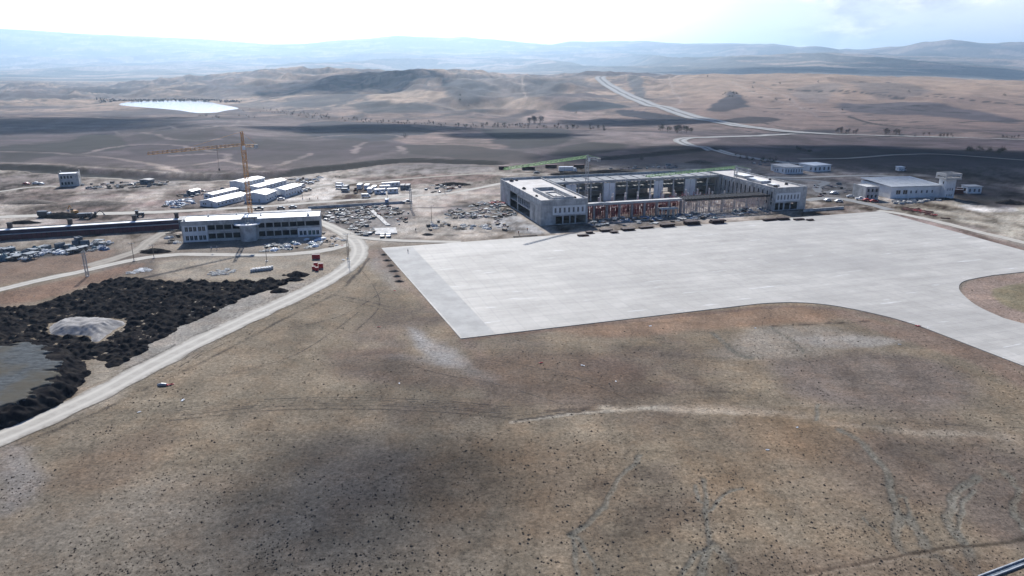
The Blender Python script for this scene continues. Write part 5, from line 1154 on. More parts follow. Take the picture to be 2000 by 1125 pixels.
# ================================================================ VEHICLES
def wheels(t_, xs, y, r, w_=0.22):
    for x in xs:
        for s_ in (-1, 1):
            o = MB().tube([(x, s_*y-w_/2, r), (x, s_*y+w_/2, r)], r, 12).build('wheel', M['black'], t_, True)
            MB().tube([(x, s_*y-w_/2-0.02, r), (x, s_*y+w_/2+0.02, r)], r*0.5, 8).build('rim', M['steel'], o)
def car(mat, kind='car', label='x'):
    if kind == 'car':
        prof = [(-2.1,0.35),(-2.15,0.75),(-1.95,0.95),(-1.5,1.0),(-0.9,1.42),(0.6,1.45),(1.25,1.0),(2.0,0.85),(2.15,0.6),(2.1,0.3)]; L, w_, r = 2.1, 0.88, 0.32
        wins = [(-1.35,-0.1,1.02,1.36),(0.0,1.0,1.02,1.34)]; ws = (1.22,1.02,0.64,1.43); wx_ = (-1.3,1.35); nm = 'car'
    elif kind == 'van':
        prof = [(-2.5,0.4),(-2.55,1.9),(-2.4,2.1),(1.2,2.15),(1.9,1.3),(2.5,1.1),(2.6,0.7),(2.5,0.35)]; L, w_, r = 2.5, 0.97, 0.36
        wins = [(-2.2,-0.8,1.25,1.85),(-0.7,0.4,1.25,1.85),(0.5,1.4,1.25,1.75)]; ws = (1.88,1.32,1.22,2.12); wx_ = (-1.6,1.7); nm = 'van'
    else:
        prof = [(-2.6,0.5),(-2.6,1.15),(-0.7,1.15),(-0.7,1.2),(-0.6,1.85),(0.7,1.88),(1.3,1.2),(2.3,1.1),(2.6,0.8),(2.5,0.45)]; L, w_, r = 2.5, 0.92, 0.40
        wins = [(-0.45,0.65,1.25,1.75)]; ws = (1.28,1.24,0.72,1.85); wx_ = (-1.7,1.7); nm = 'pickup_truck'
    t_ = thing(nm, label, nm.replace('_', ' '), (0,0,0))
    MB().prism(prof, -w_, w_, 'y').build('body', M[mat], t_)
    for a, b_, c, d in wins:
        MB().box(a,b_,-w_-0.015,-w_+0.01,c,d).build('side_window', M['glass'], t_); MB().box(a,b_,w_-0.01,w_+0.015,c,d).build('side_window', M['glass'], t_)
    x0, z0, x1, z1 = ws; MB().add([(x0+.03,-w_*.88,z0),(x0+.03,w_*.88,z0),(x1+.03,w_*.82,z1-.04),(x1+.03,-w_*.82,z1-.04),(x0-.05,-w_*.88,z0-.03),(x0-.05,w_*.88,z0-.03),(x1-.05,w_*.82,z1-.08),(x1-.05,-w_*.82,z1-.08)],[(0,1,2,3),(4,7,6,5),(0,4,5,1),(1,5,6,2),(2,6,7,3),(3,7,4,0)]).build('windscreen', M['glass'], t_)
    wheels(t_, wx_, w_-0.06, r)
    for s_ in (-1, 1): MB().box(L-0.02,L+0.07,s_*0.62-0.14,s_*0.62+0.14,0.62,0.76).build('headlight', M['foam'], t_)
    return t_
def truck(mat, label, long_=False):
    t_ = thing('lorry', label, 'lorry', (0,0,0)); L = 6.5 if long_ else 3.0
    MB().box(-L,2.2,-1.2,1.2,1.0,3.5).build('cargo_box', M[mat], t_); MB().prism([(2.5,0.6),(2.5,2.7),(3.9,2.7),(4.4,1.7),(4.5,0.6)],-1.15,1.15,'y').build('cab', M['carwhite' if mat != 'carred' else 'carred'], t_)
    MB().box(-L,4.2,-0.5,0.5,0.55,0.97).build('chassis', M['black'], t_); MB().add([(4.45,-1,1.65),(4.45,1,1.65),(4.0,1,2.6),(4.0,-1,2.6),(4.3,-1,1.6),(4.3,1,1.6),(3.85,1,2.55),(3.85,-1,2.55)],[(0,1,2,3),(4,7,6,5),(0,4,5,1),(1,5,6,2),(2,6,7,3),(3,7,4,0)]).build('windscreen', M['glass'], t_)
    wheels(t_, (-L+1.2,-L+2.4,3.3) if long_ else (-1.6,3.3), 1.05, 0.5, 0.3); return t_
def digger(mat, label):
    t_ = thing('excavator', label, 'excavator', (0,0,0))
    for s_ in (-1, 1): MB().prism([(-2,0.3),(-1.7,0),(1.7,0),(2,0.3),(2,0.6),(1.7,0.9),(-1.7,0.9),(-2,0.6)], s_*1.2-0.3, s_*1.2+0.3, 'y').build('track', M['black'], t_)
    MB().box(-1.9,1.3,-1.2,1.2,1.0,2.2).build('house', M[mat], t_); MB().box(0.2,1.5,0.2,1.2,2.2,3.1).build('cab', M['glass'], t_)
    MB().bar((1.2,-0.3,1.8),(4.2,-0.3,4.4),0.45).bar((4.2,-0.3,4.4),(6.6,-0.3,2.0),0.35).build('boom', M[mat], t_); MB().prism([(6.2,2.0),(7.0,1.9),(6.9,1.0),(6.0,0.7)], -0.8, 0.2, 'y').build('bucket', M['steel'], t_); return t_
def dumper(mat, label):
    t_ = thing('dump_truck', label, 'dump truck', (0,0,0))
    MB().prism([(-3.6,1.6),(-3.9,2.7),(1.2,2.9),(1.0,1.2),(-2.8,1.1)], -1.25, 1.25, 'y').build('tipper_bed', M[mat], t_); MB().prism([(1.5,0.7),(1.5,2.9),(2.9,2.9),(3.4,1.8),(3.4,0.7)], -1.2, 1.2, 'y').build('cab', M[mat], t_)
    MB().box(3.02,3.3,-1,1,2.0,2.6).build('windscreen', M['glass'], t_); MB().box(-3,3,-0.5,0.5,0.6,1.05).build('chassis', M['black'], t_); wheels(t_, (-2.4,-1.1,2.4), 1.05, 0.55, 0.35); return t_
def tractor(mat, label):
    t_ = thing('tractor', label, 'tractor', (0,0,0))
    MB().box(0,2.0,-0.5,0.5,0.8,1.7).build('bonnet', M[mat], t_); MB().box(-1.3,0.0,-0.75,0.75,0.9,1.5).box(-1.3,0,-0.75,0.75,2.6,2.75).build('cab_frame', M[mat], t_); MB().box(-1.2,-0.05,-0.7,0.7,1.5,2.6).build('cab_glass', M['glass'], t_)
    wheels(t_, (-0.8,), 1.0, 0.85, 0.4); wheels(t_, (1.5,), 0.8, 0.5, 0.3); return t_
def putv(o, x, y, deg, sc=1.0):
    X, Y = G(x, y); o.location = (X, Y, float(z_at(X, Y))+0.13); o.rotation_euler = (0,0,math.radians(deg)); o.scale = (sc,)*3
V_ = [('van','carwhite',715,386,8,'white van driving on the service track below the container cluster'),('van','carwhite',664,364,-8,'white minibus at the rear of the open yard'),('van','carwhite',664,369,-8,'white van with blue stripe parked before the minibus'),('van','cargrey',675,375,-10,'light grey van in the front of the parked group'),
 ('car','carblue',747,380,5,'blue car before the front cabins of the cluster'),('car','carwhite',549,391,12,'white car at the corner of the gabled cabin, front one of two'),('car','carblue',547,386,15,'blue-white car parked just behind the white one at the cabin corner'),('car','carsilver',561,383,10,'silver car first in the row along the cabin'),
 ('car','carwhite',569,380.5,10,'white car second in the row along the cabin'),('car','cardark',578,378,10,'dark car third in the row along the cabin'),('car','carblue',585,376.5,10,'blue car fourth in the row along the cabin'),('car','cargrey',594,374,12,'grey car in the pair at the end of the row'),('car','cardark',602,372,12,'dark car at the very end of the row'),
 ('car','carsilver',594,358,10,'silver car in the pair beside the ditch'),('car','carwhite',607,359,10,'white car in the pair beside the ditch'),('van','carwhite',590,366,70,'white van at the rear corner of the gabled cabin'),('car','cardark',747,463.5,95,'dark-windowed car left of the pair before the foundation slab'),('car','carwhite',759,463,95,'white car right of the pair before the foundation slab'),
 ('car','carred',52,361,0,'red car near the far left track'),('car','carwhite',71,360,10,'white car left of the square building'),('car','carsilver',80,361,0,'silver car nearest the square building'),('car','carwhite',1629,379,5,'white car on the grey ground left of the hall'),('car','carsilver',1638,395,0,'silver car between terminal and apron corner'),
 ('car','carwhite',1616,393,20,'white car parked by the low wall right of the terminal'),('car','carsilver',1661,386,-15,'silver car at the start of the row before the hall'),('car','carred',1693,393,-10,'red car in the row before the hall'),('pickup','carwhite',1680,391,-12,'white pickup in the row before the hall'),('car','carred',1707,395,-10,'second red car, nearest the perimeter road'),
 ('car','carsilver',1763,334,10,'pale car on the dark slope above the hall'),('pickup','cardark',506,410,10,'dark green pickup on the track behind the two-storey block'),('car','cardark',549,409,10,'dark car on the track behind the two-storey block'),('car','cargrey',572,407,10,'grey car right of the dark one on the track'),
 ('pickup','cargrey',796,397,10,'grey pickup near the lamp post on the service track'),('car','cardark',1048,339,5,'tiny dark car behind the left wing of the terminal')]
for k_, m_, x, y, a, lb in V_: putv(car(m_, k_, lb), x, y, a, 1.08)
putv(truck('carwhite', 'white lorry trailer parked behind the terminal', True), 1112, 337, 6, 1.25)
putv(truck('cardark', 'dark lorry on the sandy track at the left edge'), 86, 424, 8, 0.9)
putv(truck('carblue', 'blue lorry facing away by the lamp post on the service track'), 756, 398, 95, 0.8)
putv(digger('yellow', 'yellow excavator digging by the green mound on the left'), 146, 419, 150, 1.0)
putv(dumper('cardark', 'dark dump truck behind the excavator'), 168, 427, 5, 1.0)
putv(digger('ply', 'brown excavator with raised boom right of the dump truck'), 184, 424, 10, 0.8)
putv(tractor('cardark', 'dark wheel loader above the long red range'), 272, 424, 20, 1.3)
putv(tractor('rust', 'red-brown tractor between the vans and the containers'), 695, 376, 100, 1.1)
for x, y, lb in ((1866,378,'red container with pink roof right of the tower, front one'),(1882,375,'red container behind the front one, beside the pavilion')):
    t_ = thing('container', lb, 'container', (0,0,0), 0, 'red containers right of the tower'); MB().box(-4,4,-1.3,1.3,0,2.5).build('body', M['rust'], t_); MB().box(-4.1,4.1,-1.4,1.4,2.5,2.65).build('roof', M['pinkblk'], t_); putv(t_, x, y, -20)
for x, y, L_, lb in ((984,331,8,'low dark red container behind the terminal, left one'),(1032,332,10,'dark red container with sloping top behind the terminal, middle one'),(1076,328,9,'dark red container just left of the white trailer'),(1131,328,8,'dark red container right of the white trailer')):
    t_ = thing('container', lb, 'container', (0,0,0), 0, 'dark red containers behind the terminal'); MB().box(-L_/2,L_/2,-1.3,1.3,0,2.4).build('body', M['redsteel'], t_); MB().box(-L_/2-.1,L_/2+.1,-1.4,1.4,2.4,2.55).build('roof', M['wine'], t_); putv(t_, x, y, 5)

# ================================================================ POLES, SIGNS, MASTS
def pole(label, x, y, h, arms=2, lattice_=False, nm='utility_pole'):
    X, Y = G(x, y); t_ = thing(nm, label, nm.replace('_', ' '), (X, Y, float(z_at(X, Y))), 0.3)
    m = MB()
    if lattice_: lattice(m, (0,0,0), (0,0,h), 0.9, 1.4, 0.14, 0.09)
    else: m.tube([(0,0,0),(0,0,h)], [0.14,0.09], 8)
    m.build('pole', M['wood' if not lattice_ else 'steel'], t_)
    for k in range(arms):
        a = MB().bar((-1.3,0,h-0.5-1.1*k),(1.3,0,h-0.5-1.1*k),0.14).build('crossarm', M['steel'], t_)
        for q in (-1.15,0,1.15): MB().tube([(q,0,h-0.43-1.1*k),(q,0,h-0.1-1.1*k)], 0.09, 6).build('insulator', M['ply'], a)
    MB().box(-0.5,0.5,-0.5,0.5,0,0.25).build('footing', M['concrete'], t_)
pole('lattice power pole beside the access road at the left', 171, 540, 10, 2, True)
pole('wooden pole where the quarry track meets the access road', 262, 510, 8, 1)
pole('thin pole near the left end of the two-storey block', 301, 504, 6, 1)
pole('left pole of the close pair at the road fork', 679, 505, 11, 1)
pole('right pole of the close pair at the road fork', 682, 511, 12, 1)
pole('tall lattice pole on bare ground in the central yard', 803, 410, 12, 1, True)
pole('pole rising from the pale debris near the apron', 843, 434, 9, 1)
pole('lamp post standing among the material in the central yard', 758, 404, 7, 0, False, 'lamp_post')
pole('lamp post beside the curve of the service track', 869, 378, 8, 1, False, 'lamp_post')
pole('short post at the corner of the cabin car park', 591, 388, 4, 0, False, 'lamp_post')
pole('slim red and white survey mast before the two-storey block', 521, 510, 5, 0, False, 'survey_mast')

# ================================================================ CHANNEL, KERBS
A, R_, Wd = frame2((1922,1135), (2090,1071)); ch = thing('concrete_channel', 'blue-grey precast drainage channel crossing the bottom right corner', 'channel', (A[0], A[1], 0), R_)
MB().box(0,Wd,0,0.16,-0.05,0.30).box(0,Wd,0.9,1.06,-0.05,0.30).build('side_wall', M['kerb'], ch); MB().box(0,Wd,0.16,0.9,-0.05,0.08).build('floor', M['bluegrey'], ch)
m = MB(); [m.box(0.9*k, 0.9*k+0.12, 1.061, 1.10, 0.1, 0.31) for k in range(int(Wd/0.9))]; m.build('joint', M['concrete'], ch)
A, R_, Wd = frame2((1570,414), (1640,410)); kw = thing('low_wall', 'low grey retaining wall between the right wing and the apron corner', 'wall', (A[0], A[1], 0), R_+0.06); MB().box(0,Wd+4,0,0.5,0,1.4).build('wall', M['concrete'], kw); MB().box(-0.1,Wd+4.1,-0.1,0.6,1.4,1.5).build('coping', M['conc_light'], kw)
A, R_, Wd = frame2((602,408), (790,397)); kw = thing('low_wall', 'long low grey wall along the service track above the storage yard', 'wall', (A[0], A[1], 0), R_); MB().box(0,Wd,0,0.4,0,1.3).build('wall', M['concrete'], kw); MB().box(-0.1,Wd+.1,-0.06,0.46,1.3,1.4).build('coping', M['conc_light'], kw)

# ================================================================ LITTER ON THE STEPPE
def crumple(mat, label, x, y, s_, nm='plastic_sheet', cat='litter'):
    X, Y = w0(x, y); m = MB(); random.seed(int(x)); V = []; n = 6
    for i in range(n):
        for j in range(n): V.append(((i/(n-1)-.5)*s_*2+random.uniform(-.15,.15)*s_, (j/(n-1)-.5)*s_+random.uniform(-.12,.12)*s_, random.uniform(0.03,0.32)*s_))
    m.add(V, [(i*n+j,(i+1)*n+j,(i+1)*n+j+1,i*n+j+1) for i in range(n-1) for j in range(n-1)]); m.add([(0,0,0),(s_,0,0),(0,s_*.5,0.1)], [(0,1,2)])
    o = m.build(nm, M[mat]); o.location = (X, Y, float(z_at(X, Y))+0.03); o.rotation_euler.z = random.uniform(0,3); tag(o, label, cat)
for a in [('bright_red','red crumpled sheet on the steppe below the apron corner',1056,709,0.6),('white','white crumpled sheet right of the red one on the steppe',1138,714,0.5),('white','white bag on bare ground below the haul road',357,782,0.6),('white','tiny white scrap left of the wash below the apron corner',780,749,0.35),
    ('white','white scrap far right of the lower steppe',1499,879,0.4),('white','white scrap near the rounded apron edge',1757,673,0.4),('bright_red','red rag at the curved apron edge',1793,637,0.8),('white','pale scrap beside the red rag at the curved apron edge',1815,641,0.7),('bright_red','red scrap left of the apron side edge',771,568,0.5),
    ('bright_red','red scrap below the first one left of the apron',740,639,0.5),('white','white scrap in the middle of the dark steppe patch',1203,745,0.3),('white','small white scrap below the bleached strip',1557,835,0.35),('white','white scrap beside the haul road below the white bag',272,805,0.4),('bright_red','red cloth on the sand near the junction',668,480,0.6),
    ('wood','orange-brown board on the verge below the access road',67,579,0.5),('white','white sheet on the sand right of the junction mound',671,508,0.8),('white','white scrap beneath the straight apron edge',1270,637,0.5),('white','white scrap right of the long apron edge',1475,641,0.4)]: crumple(*a)
X, Y = w0(318,754); tag(MB().tube([(-1.3,0,0.15),(-.3,.1,.25),(0.9,0.2,0.2)], [0.3,0.45,0.35], 10).build('rolled_net', M['steel']), 'grey rolled net lying at the edge of the haul road', 'roll'); bpy.data.objects['rolled_net'].location = (X, Y, 0.1)
crumple('bright_red', 'red cloth heap beside the grey roll at the haul road', 332, 752, 0.9, 'cloth_heap', 'cloth')

# ================================================================ PEOPLE
def person(label, x, y, top, pose, deg, low='cloth_dark'):
    X, Y = w0(x, y); t_ = thing('person', label, 'person', (X, Y, float(z_at(X, Y)) + (0.17 if 'apron' in label else 0.03)), math.radians(deg), 'workers on the site')
    st = {'stand':0.08,'walk':0.32,'reach':0.14}[pose]
    V = [(0,0,0.93),(0,0.01,1.15),(0,0.02,1.40),(0,0.03,1.52),(0,0.05,1.62),(0,0.05,1.74),
         (-0.10,0,0.90),(-0.11,st*0.45,0.50),(-0.11,st*0.6,0.08),(-0.11,st*0.6+0.16,0.04),(0.10,0,0.90),(0.11,-st*0.3,0.50),(0.11,-st*1.1,0.10),(0.11,-st*1.1+0.15,0.04),
         (-0.19,0.02,1.40),(-0.25,-0.05-st*.2,1.13),(-0.24,0.08+st*(.6 if pose!='stand' else 0),0.92),(-0.24,0.12+st*.6,0.84),(0.19,0.02,1.40),(0.25,0.02+st*.2,1.14),(0.24,0.12+st*.3,0.93 if pose!='reach' else 1.2),(0.24,0.18+st*.3,0.86 if pose!='reach' else 1.25)]
    Ed = [(0,1),(1,2),(2,3),(3,4),(4,5),(0,6),(6,7),(7,8),(8,9),(0,10),(10,11),(11,12),(12,13),(2,14),(14,15),(15,16),(16,17),(2,18),(18,19),(19,20),(20,21)]
    R_ = [.15,.14,.15,.06,.10,.085,.10,.065,.05,.04,.10,.065,.05,.04,.065,.05,.038,.035,.065,.05,.038,.035]
    def skin(nm, ids, grow, mat):
        mp_ = {i: k for k, i in enumerate(ids)}; me = bpy.data.meshes.new(nm); me.from_pydata([V[i] for i in ids], [(mp_[a], mp_[b_]) for a, b_ in Ed if a in mp_ and b_ in mp_], [])
        o = bpy.data.objects.new(nm, me); COL.objects.link(o); o.parent = t_; o.modifiers.new('skin', 'SKIN'); bm = bmesh.new(); bm.from_mesh(me); ly = bm.verts.layers.skin.verify()
        for v_, i in zip(bm.verts, ids): v_[ly].radius = (R_[i]*grow,)*2; v_[ly].use_root = (v_.index == 0)
        bm.to_mesh(me); bm.free(); o.modifiers.new('sub', 'SUBSURF').levels = 1; o.modifiers[-1].render_levels = 1; me.materials.append(mat); return o
    skin('body', list(range(22)), 1.0, M['skin']); skin('jacket', [0,1,2,14,15,16,18,19,20], 1.22, M[top]); skin('trousers', [0,6,7,8,10,11,12], 1.2, M[low])
    m = MB(); m.tube([(0,0.05,1.68),(0,0.05,1.76),(0,0.05,1.82)], [0.135,0.125,0.05], 10); m.build('helmet', M['helmet'], t_, True)
for a in [('dark-clothed worker walking alone on the bare yard',812,452,'cloth_dark','walk',200),('worker in orange walking at the apron edge by the long beam',1013,458,'cloth_vest','walk',160),('lone worker standing on the near left corner of the apron',797,494,'cloth_dark','reach',90),('worker in white, left of two before the two-storey block',413,489,'cloth_white','stand',30),
   ('worker in white, right of two before the two-storey block',424,488,'cloth_white','reach',-40),('worker near the ditch track, left of a pair',656,348,'cloth_dark','stand',20),('worker near the ditch track, right of a pair',663,348,'cloth_dark','stand',-60),('worker standing in the open car park by the cabins',605,391,'cloth_dark','stand',90),
   ('worker on the track crossing behind the car park post',621,390,'cloth_vest','walk',100),('small worker right of the orange one beyond the apron edge',1030,452,'cloth_vest','stand',0),('worker on the verge right of the two-storey block',645,476,'cloth_dark','walk',60)]: person(*a)

# ================================================================ WIND TURBINE
X, Y = G(364, 104); t_ = thing('wind_turbine', 'tiny white wind turbine on the far ridge at the left', 'wind turbine', (X, Y, float(z_at(X, Y)))); MB().tube([(0,0,0),(0,0,80)], [2.6,1.5], 10).build('tower', M['insul'], t_); MB().box(-2,2,-4,4,79,83).build('nacelle', M['insul'], t_)
for k in range(3):
    a = math.radians(80+120*k); MB().tube([(0,-5,81),(42*math.cos(a),-5,81+42*math.sin(a))], [1.6,0.4], 6).build('blade', M['insul'], t_)
# ================================================================ BLACK SOIL HEAPS, TERRACE, GRAVEL MOUND
def hf(name, mat, x0, x1, y0, y1, res, fn, cut=-0.25):
    xs = np.arange(x0, x1, res); ys = np.arange(y0, y1, res); X, Y = np.meshgrid(xs, ys)
    Z = fn(X, Y); Fq = grid_faces(len(ys), len(xs)); ok = (Z.ravel()[Fq] > cut).any(1); Fq = Fq[ok]
    u, inv = np.unique(Fq, return_inverse=True); V = np.stack([X, Y, Z], -1).reshape(-1, 3)[u]
    return mesh_np(name, V, inv.reshape(Fq.shape), mat)
heap_poly = [w0(*p) for p in [(-170,610),(0,604),(60,596),(120,580),(200,549),(245,542),(300,546),(348,552),(368,545),(420,551),(520,547),(556,544),(566,550),(556,558),(530,566),(482,580),(440,602),(352,640),(342,652),(300,668),(290,682),(258,702),(236,716),(206,720),(206,706),(150,704),(168,722),(152,744),(118,782),(90,796),(0,836),(-170,900)]]
gm_px = [(96,640),(115,629),(160,623),(215,624),(246,630),(232,640),(216,650),(196,666),(180,668),(170,656),(104,655)]
gm_poly = catmull([w0(*p) for p in gm_px], 4, True)
tz = 3.3
ter_poly = catmull([w0(*p, tz) for p in [(-200,668),(0,672),(60,667),(105,682),(122,705),(112,735),(88,760),(50,778),(0,797),(-200,850)]], 4, True)
random.seed(5)
bx0, bx1, by0, by1 = -225, -78, 128, 272
heaps = []
while len(heaps) < 4200:
    x, y = random.uniform(bx0, bx1), random.uniform(by0, by1); heaps.append((x, y, random.uniform(0.6, 1.45), random.uniform(1.1, 2.4)))
def heapfn(X, Y):
    sd = dseg(X, Y, heap_poly + [heap_poly[0]]); sd = np.where(inpoly(X, Y, heap_poly), sd, -sd)
    gd = dseg(X, Y, gm_poly + [gm_poly[0]]); gd = np.where(inpoly(X, Y, gm_poly), -gd, gd); sd = np.minimum(sd, gd - 0.4)
    Xw, Yw = warp(X, Y, 1.2, 5, 3)
    Z = np.full(X.shape, -1.0); res = X[0, 1] - X[0, 0]
    for x, y, h, r in heaps:
        i = int((y - Y[0, 0]) / res); j = int((x - X[0, 0]) / res); k = int(r * 1.8 / res) + 2
        if i < -k or j < -k or i > X.shape[0] + k or j > X.shape[1] + k: continue
        I = slice(max(i-k, 0), max(i+k, 0)); J = slice(max(j-k, 0), max(j+k, 0))
        if X[I, J].size == 0: continue
        ci = min(max(i, 0), X.shape[0]-1); cj = min(max(j, 0), X.shape[1]-1)
        if sd[ci, cj] < r * 0.55: continue
        d = np.hypot((Xw[I, J]-x), (Yw[I, J]-y)); Z[I, J] = np.maximum(Z[I, J], h * (1 - (d/r)**1.15))
    Z = np.where((sd > 0.8) & (Z < 0.12), 0.12 + 0.2*fbm(X/2, Y/2, 3, 8), Z)
    Z += 0.42 * fbm(X/0.75, Y/0.75, 3, 4, 0.7)
    td = dseg(X, Y, ter_poly + [ter_poly[0]]); td = np.where(inpoly(X, Y, ter_poly), -td, td)
    td = td + 2.2*fbm(X/3.2, Y/3.2, 3, 21)
    sl = tz - np.maximum(td, 0) * 0.72 + (0.9*fbm(X/1.6, Y/1.6, 4, 6) + 0.5*np.abs(fbm(X/4, Y/4, 3, 2))) * sstep(-1, 1.5, td)
    Z = np.where(td > 0, np.maximum(Z, np.minimum(sl, tz)), tz - 0.25 + 0.1*fbm(X/2, Y/2, 2, 5))
    return np.where(sd < -2.0, -1.0, Z - np.maximum(0, 0.4 - sd)*0.5*(td > 6))
o = hf('soil_heaps', M['soil'], bx0, bx1, by0, by1, 0.34, heapfn); tag(o, 'field of black dumped soil heaps filling the left foreground', 'soil heaps', None, 'stuff')
m_ter, t, b = new_mat('compacted_grey_fill', 1.0); b.inputs['Specular IOR Level'].default_value = 0.0; n = noise(t, wpos(t, (0.30, 1.0, 1)), 1.3, 7, 0.8)
n2_ = noise(t, wpos(t), 0.07, 4, 0.6)
t.links.new(mixc(t, mapr(t, n2_, 0.42, 0.62, 0, 0.8), mixc(t, mapr(t, n, 0.35, 0.68), (0.120,0.130,0.134), (0.048,0.052,0.054)), (0.098,0.088,0.068,1)), b.inputs['Base Color'])
def terfn(X, Y):
    td = dseg(X, Y, ter_poly + [ter_poly[0]]); td = np.where(inpoly(X, Y, ter_poly), -td, td); td = td + 5.0*np.maximum(fbm(X/9, Y/1.8, 4, 9, 0.6) + 0.15, -0.1)
    return np.where(td < -0.3, tz + 0.03 + 0.10*fbm(X/1.5, Y/6, 3, 3), tz + 0.03 - 0.7 - np.minimum(td+0.3, 1))
o = hf('fill_terrace', m_ter, bx0-20, -110, 128, 215, 0.5, terfn, tz-0.5); o['kind'] = 'structure'
def gmfn(X, Y):
    gd = dseg(X, Y, gm_poly + [gm_poly[0]]); gd = np.where(inpoly(X, Y, gm_poly), gd, -gd)
    Xw, Yw = warp(X, Y, 0.6, 3, 5); a = np.arctan2(Y-206.5, X+131)
    return np.minimum(gd*0.55 + 0.35*fbm(a*9, gd*0.25, 3, 3)*sstep(0.3, 2.5, gd), 2.2 + 0.4*fbm(X/3, Y/3, 3, 2)) + 0.22*fbm(X/1.3, Y/1.3, 3, 7) - 0.1
tag(hf('gravel_mound', M['gravel'], -160, -105, 188, 222, 0.4, gmfn), 'pale flat-topped gravel mound surrounded by the black heaps', 'gravel mound')
def lone_heap(x, y, rx, ry, h, label, mat='soil', nm='soil_heap'):
    X0, Y0 = G(x, y)
    def fn(X, Y):
        a = np.arctan2(Y, X); d = np.hypot(X/rx, Y/ry) * (1 + 0.22*fbm(np.cos(a)*1.5+x, np.sin(a)*1.5, 3, 4)); return h*(1-d**1.5) + 0.22*h*fbm(X/1.2, Y/1.2, 3, int(x) % 50) * (d < 1.2)
    o = hf(nm, M[mat], -rx*1.4, rx*1.4, -ry*1.4, ry*1.4, max(0.35, rx/16), fn, -0.15); o.location = (X0, Y0, float(z_at(X0, Y0))); tag(o, label, nm.replace('_', ' '))
lone_heap(580, 538, 4.4, 3.0, 1.6, 'black heap nearest the red boxes, highest of the detached ones'); lone_heap(545, 569, 3.4, 2.6, 1.3, 'detached black heap on the sand below the main field'); lone_heap(573, 547, 4.0, 2.2, 1.2, 'black heap joined to the tip of the main field'); lone_heap(555, 538, 0.9, 0.7, 0.6, 'tiny black heap left of the nearest one')
lone_heap(836, 459, 3.2, 1.5, 1.2, 'low brown earth heap on the verge above the apron', 'bark', 'earth_heap'); lone_heap(882, 369, 3, 1.5, 1.2, 'small reddish earth heap above the service track curve', 'rust', 'earth_heap')
lone_heap(120, 424, 13, 5, 2.6, 'long dark green mound behind the excavator', 'soil', 'earth_mound'); lone_heap(45, 436, 9, 3, 1.6, 'low dark mound at the left end of the track', 'soil', 'earth_mound')
lone_heap(1125, 341, 22, 7, 2.2, 'dark earth bank behind the terminal, under the white trailer', 'soil', 'earth_mound'); lone_heap(1190, 337, 22, 6, 2.2, 'dark earth bank right of the green crane mast', 'soil', 'earth_mound'); lone_heap(885, 361, 12, 5, 1.8, 'dark earth bank by the service track curve', 'soil', 'earth_mound')
lone_heap(1845, 390, 7, 3, 1.4, 'dark earth heap under the control tower', 'soil', 'earth_heap'); lone_heap(1970, 397, 9, 5, 2.2, 'dark earth mound at the right edge beyond the pavilion', 'soil', 'earth_mound'); lone_heap(340, 462, 4, 5, 1.4, 'dark brown bank at the left end of the two-storey block', 'bark', 'earth_bank'); lone_heap(305, 492, 7, 4, 1.5, 'dark bank between quarry track and block', 'soil', 'earth_bank')
lone_heap(1365, 318, 13, 5, 2.5, 'dark bank left of the junction on the tan slope', 'bark', 'earth_bank')
lone_heap(60, 396, 16, 6, 1.8, 'broad weathered earth mound left of the sandy track', 'bark', 'earth_mound'); lone_heap(190, 398, 20, 6, 1.7, 'broken earth mound between square building and cabins', 'bark', 'earth_mound')

for k_, (x, y, rx, ry) in enumerate([(750,498,1.6,1.2),(757,509,1.9,1.3),(763,519,1.7,1.5),(770,530,2.2,1.3),(775,540,1.6,1.2),(780,550,1.9,1.2)]):
    lone_heap(x, y, rx, ry, 0.75, f'small brown earth heap beside the apron edge, {["first","second","third","fourth","fifth","last"][k_]} from the top', 'bark', 'earth_heap')
# ================================================================ DRY TUFTS
def tufts(name, n, ylo, yhi, rmin, rmax, mat, dens_seed, thr, label, smin=-0.95, smax=0.95):
    r = np.random.default_rng(dens_seed); Y = ylo*yhi/(yhi-(yhi-ylo)*r.random(n*3)); X = r.uniform(smin, smax, n*3)*Y
    d = fbm(X/14, Y/14, 4, dens_seed) + 0.25*r.standard_normal(n*3); ok = d > thr
    def off(poly, m): 
        return ~inpoly(X, Y, poly)
    ok &= off(apron_w, 0) & ~inpoly(X, Y, heap_poly) & ~inpoly(X, Y, gm_poly)
    hr_ = [w0(*p) for p in [(-120,905),(0,855),(100,812),(200,766),(300,712),(400,662),(500,615),(580,578),(640,548),(682,520),(700,498)]]
    ok &= dseg(X, Y, hr_) > 7
    hp = w0(300,560); ok &= ~((X < np.interp(Y, [140,200,260,330], [-112,-95,-78,-52])) & (Y > 130))
    X, Y = X[ok][:n], Y[ok][:n]; m = len(X); R = rmin + (rmax-rmin)*r.random(m)**4; Z = z_at(X, Y)
    K = 7; V = np.zeros((m, K*3, 3)); 
    for k in range(K):
        a = 2*np.pi*k/K + r.uniform(-.4,.4,m); rr = R*r.uniform(.6,1.15,m); hh_ = R*r.uniform(.35,.8,m)
        V[:, k*3] = np.stack([X+np.cos(a-.55)*rr*.9, Y+np.sin(a-.55)*rr*.9, Z-0.02], -1)
        V[:, k*3+1] = np.stack([X+np.cos(a+.55)*rr*.9, Y+np.sin(a+.55)*rr*.9, Z-0.02], -1)
        V[:, k*3+2] = np.stack([X-np.cos(a)*rr*.25, Y-np.sin(a)*rr*.25, Z+hh_], -1)
    F = np.arange(m*K*3).reshape(-1, 3); o = mesh_np(name, V.reshape(-1, 3), F, mat); tag(o, label, name.replace('_', ' '), None, 'stuff'); o.data.polygons.foreach_set('use_smooth', np.zeros(len(F), bool))
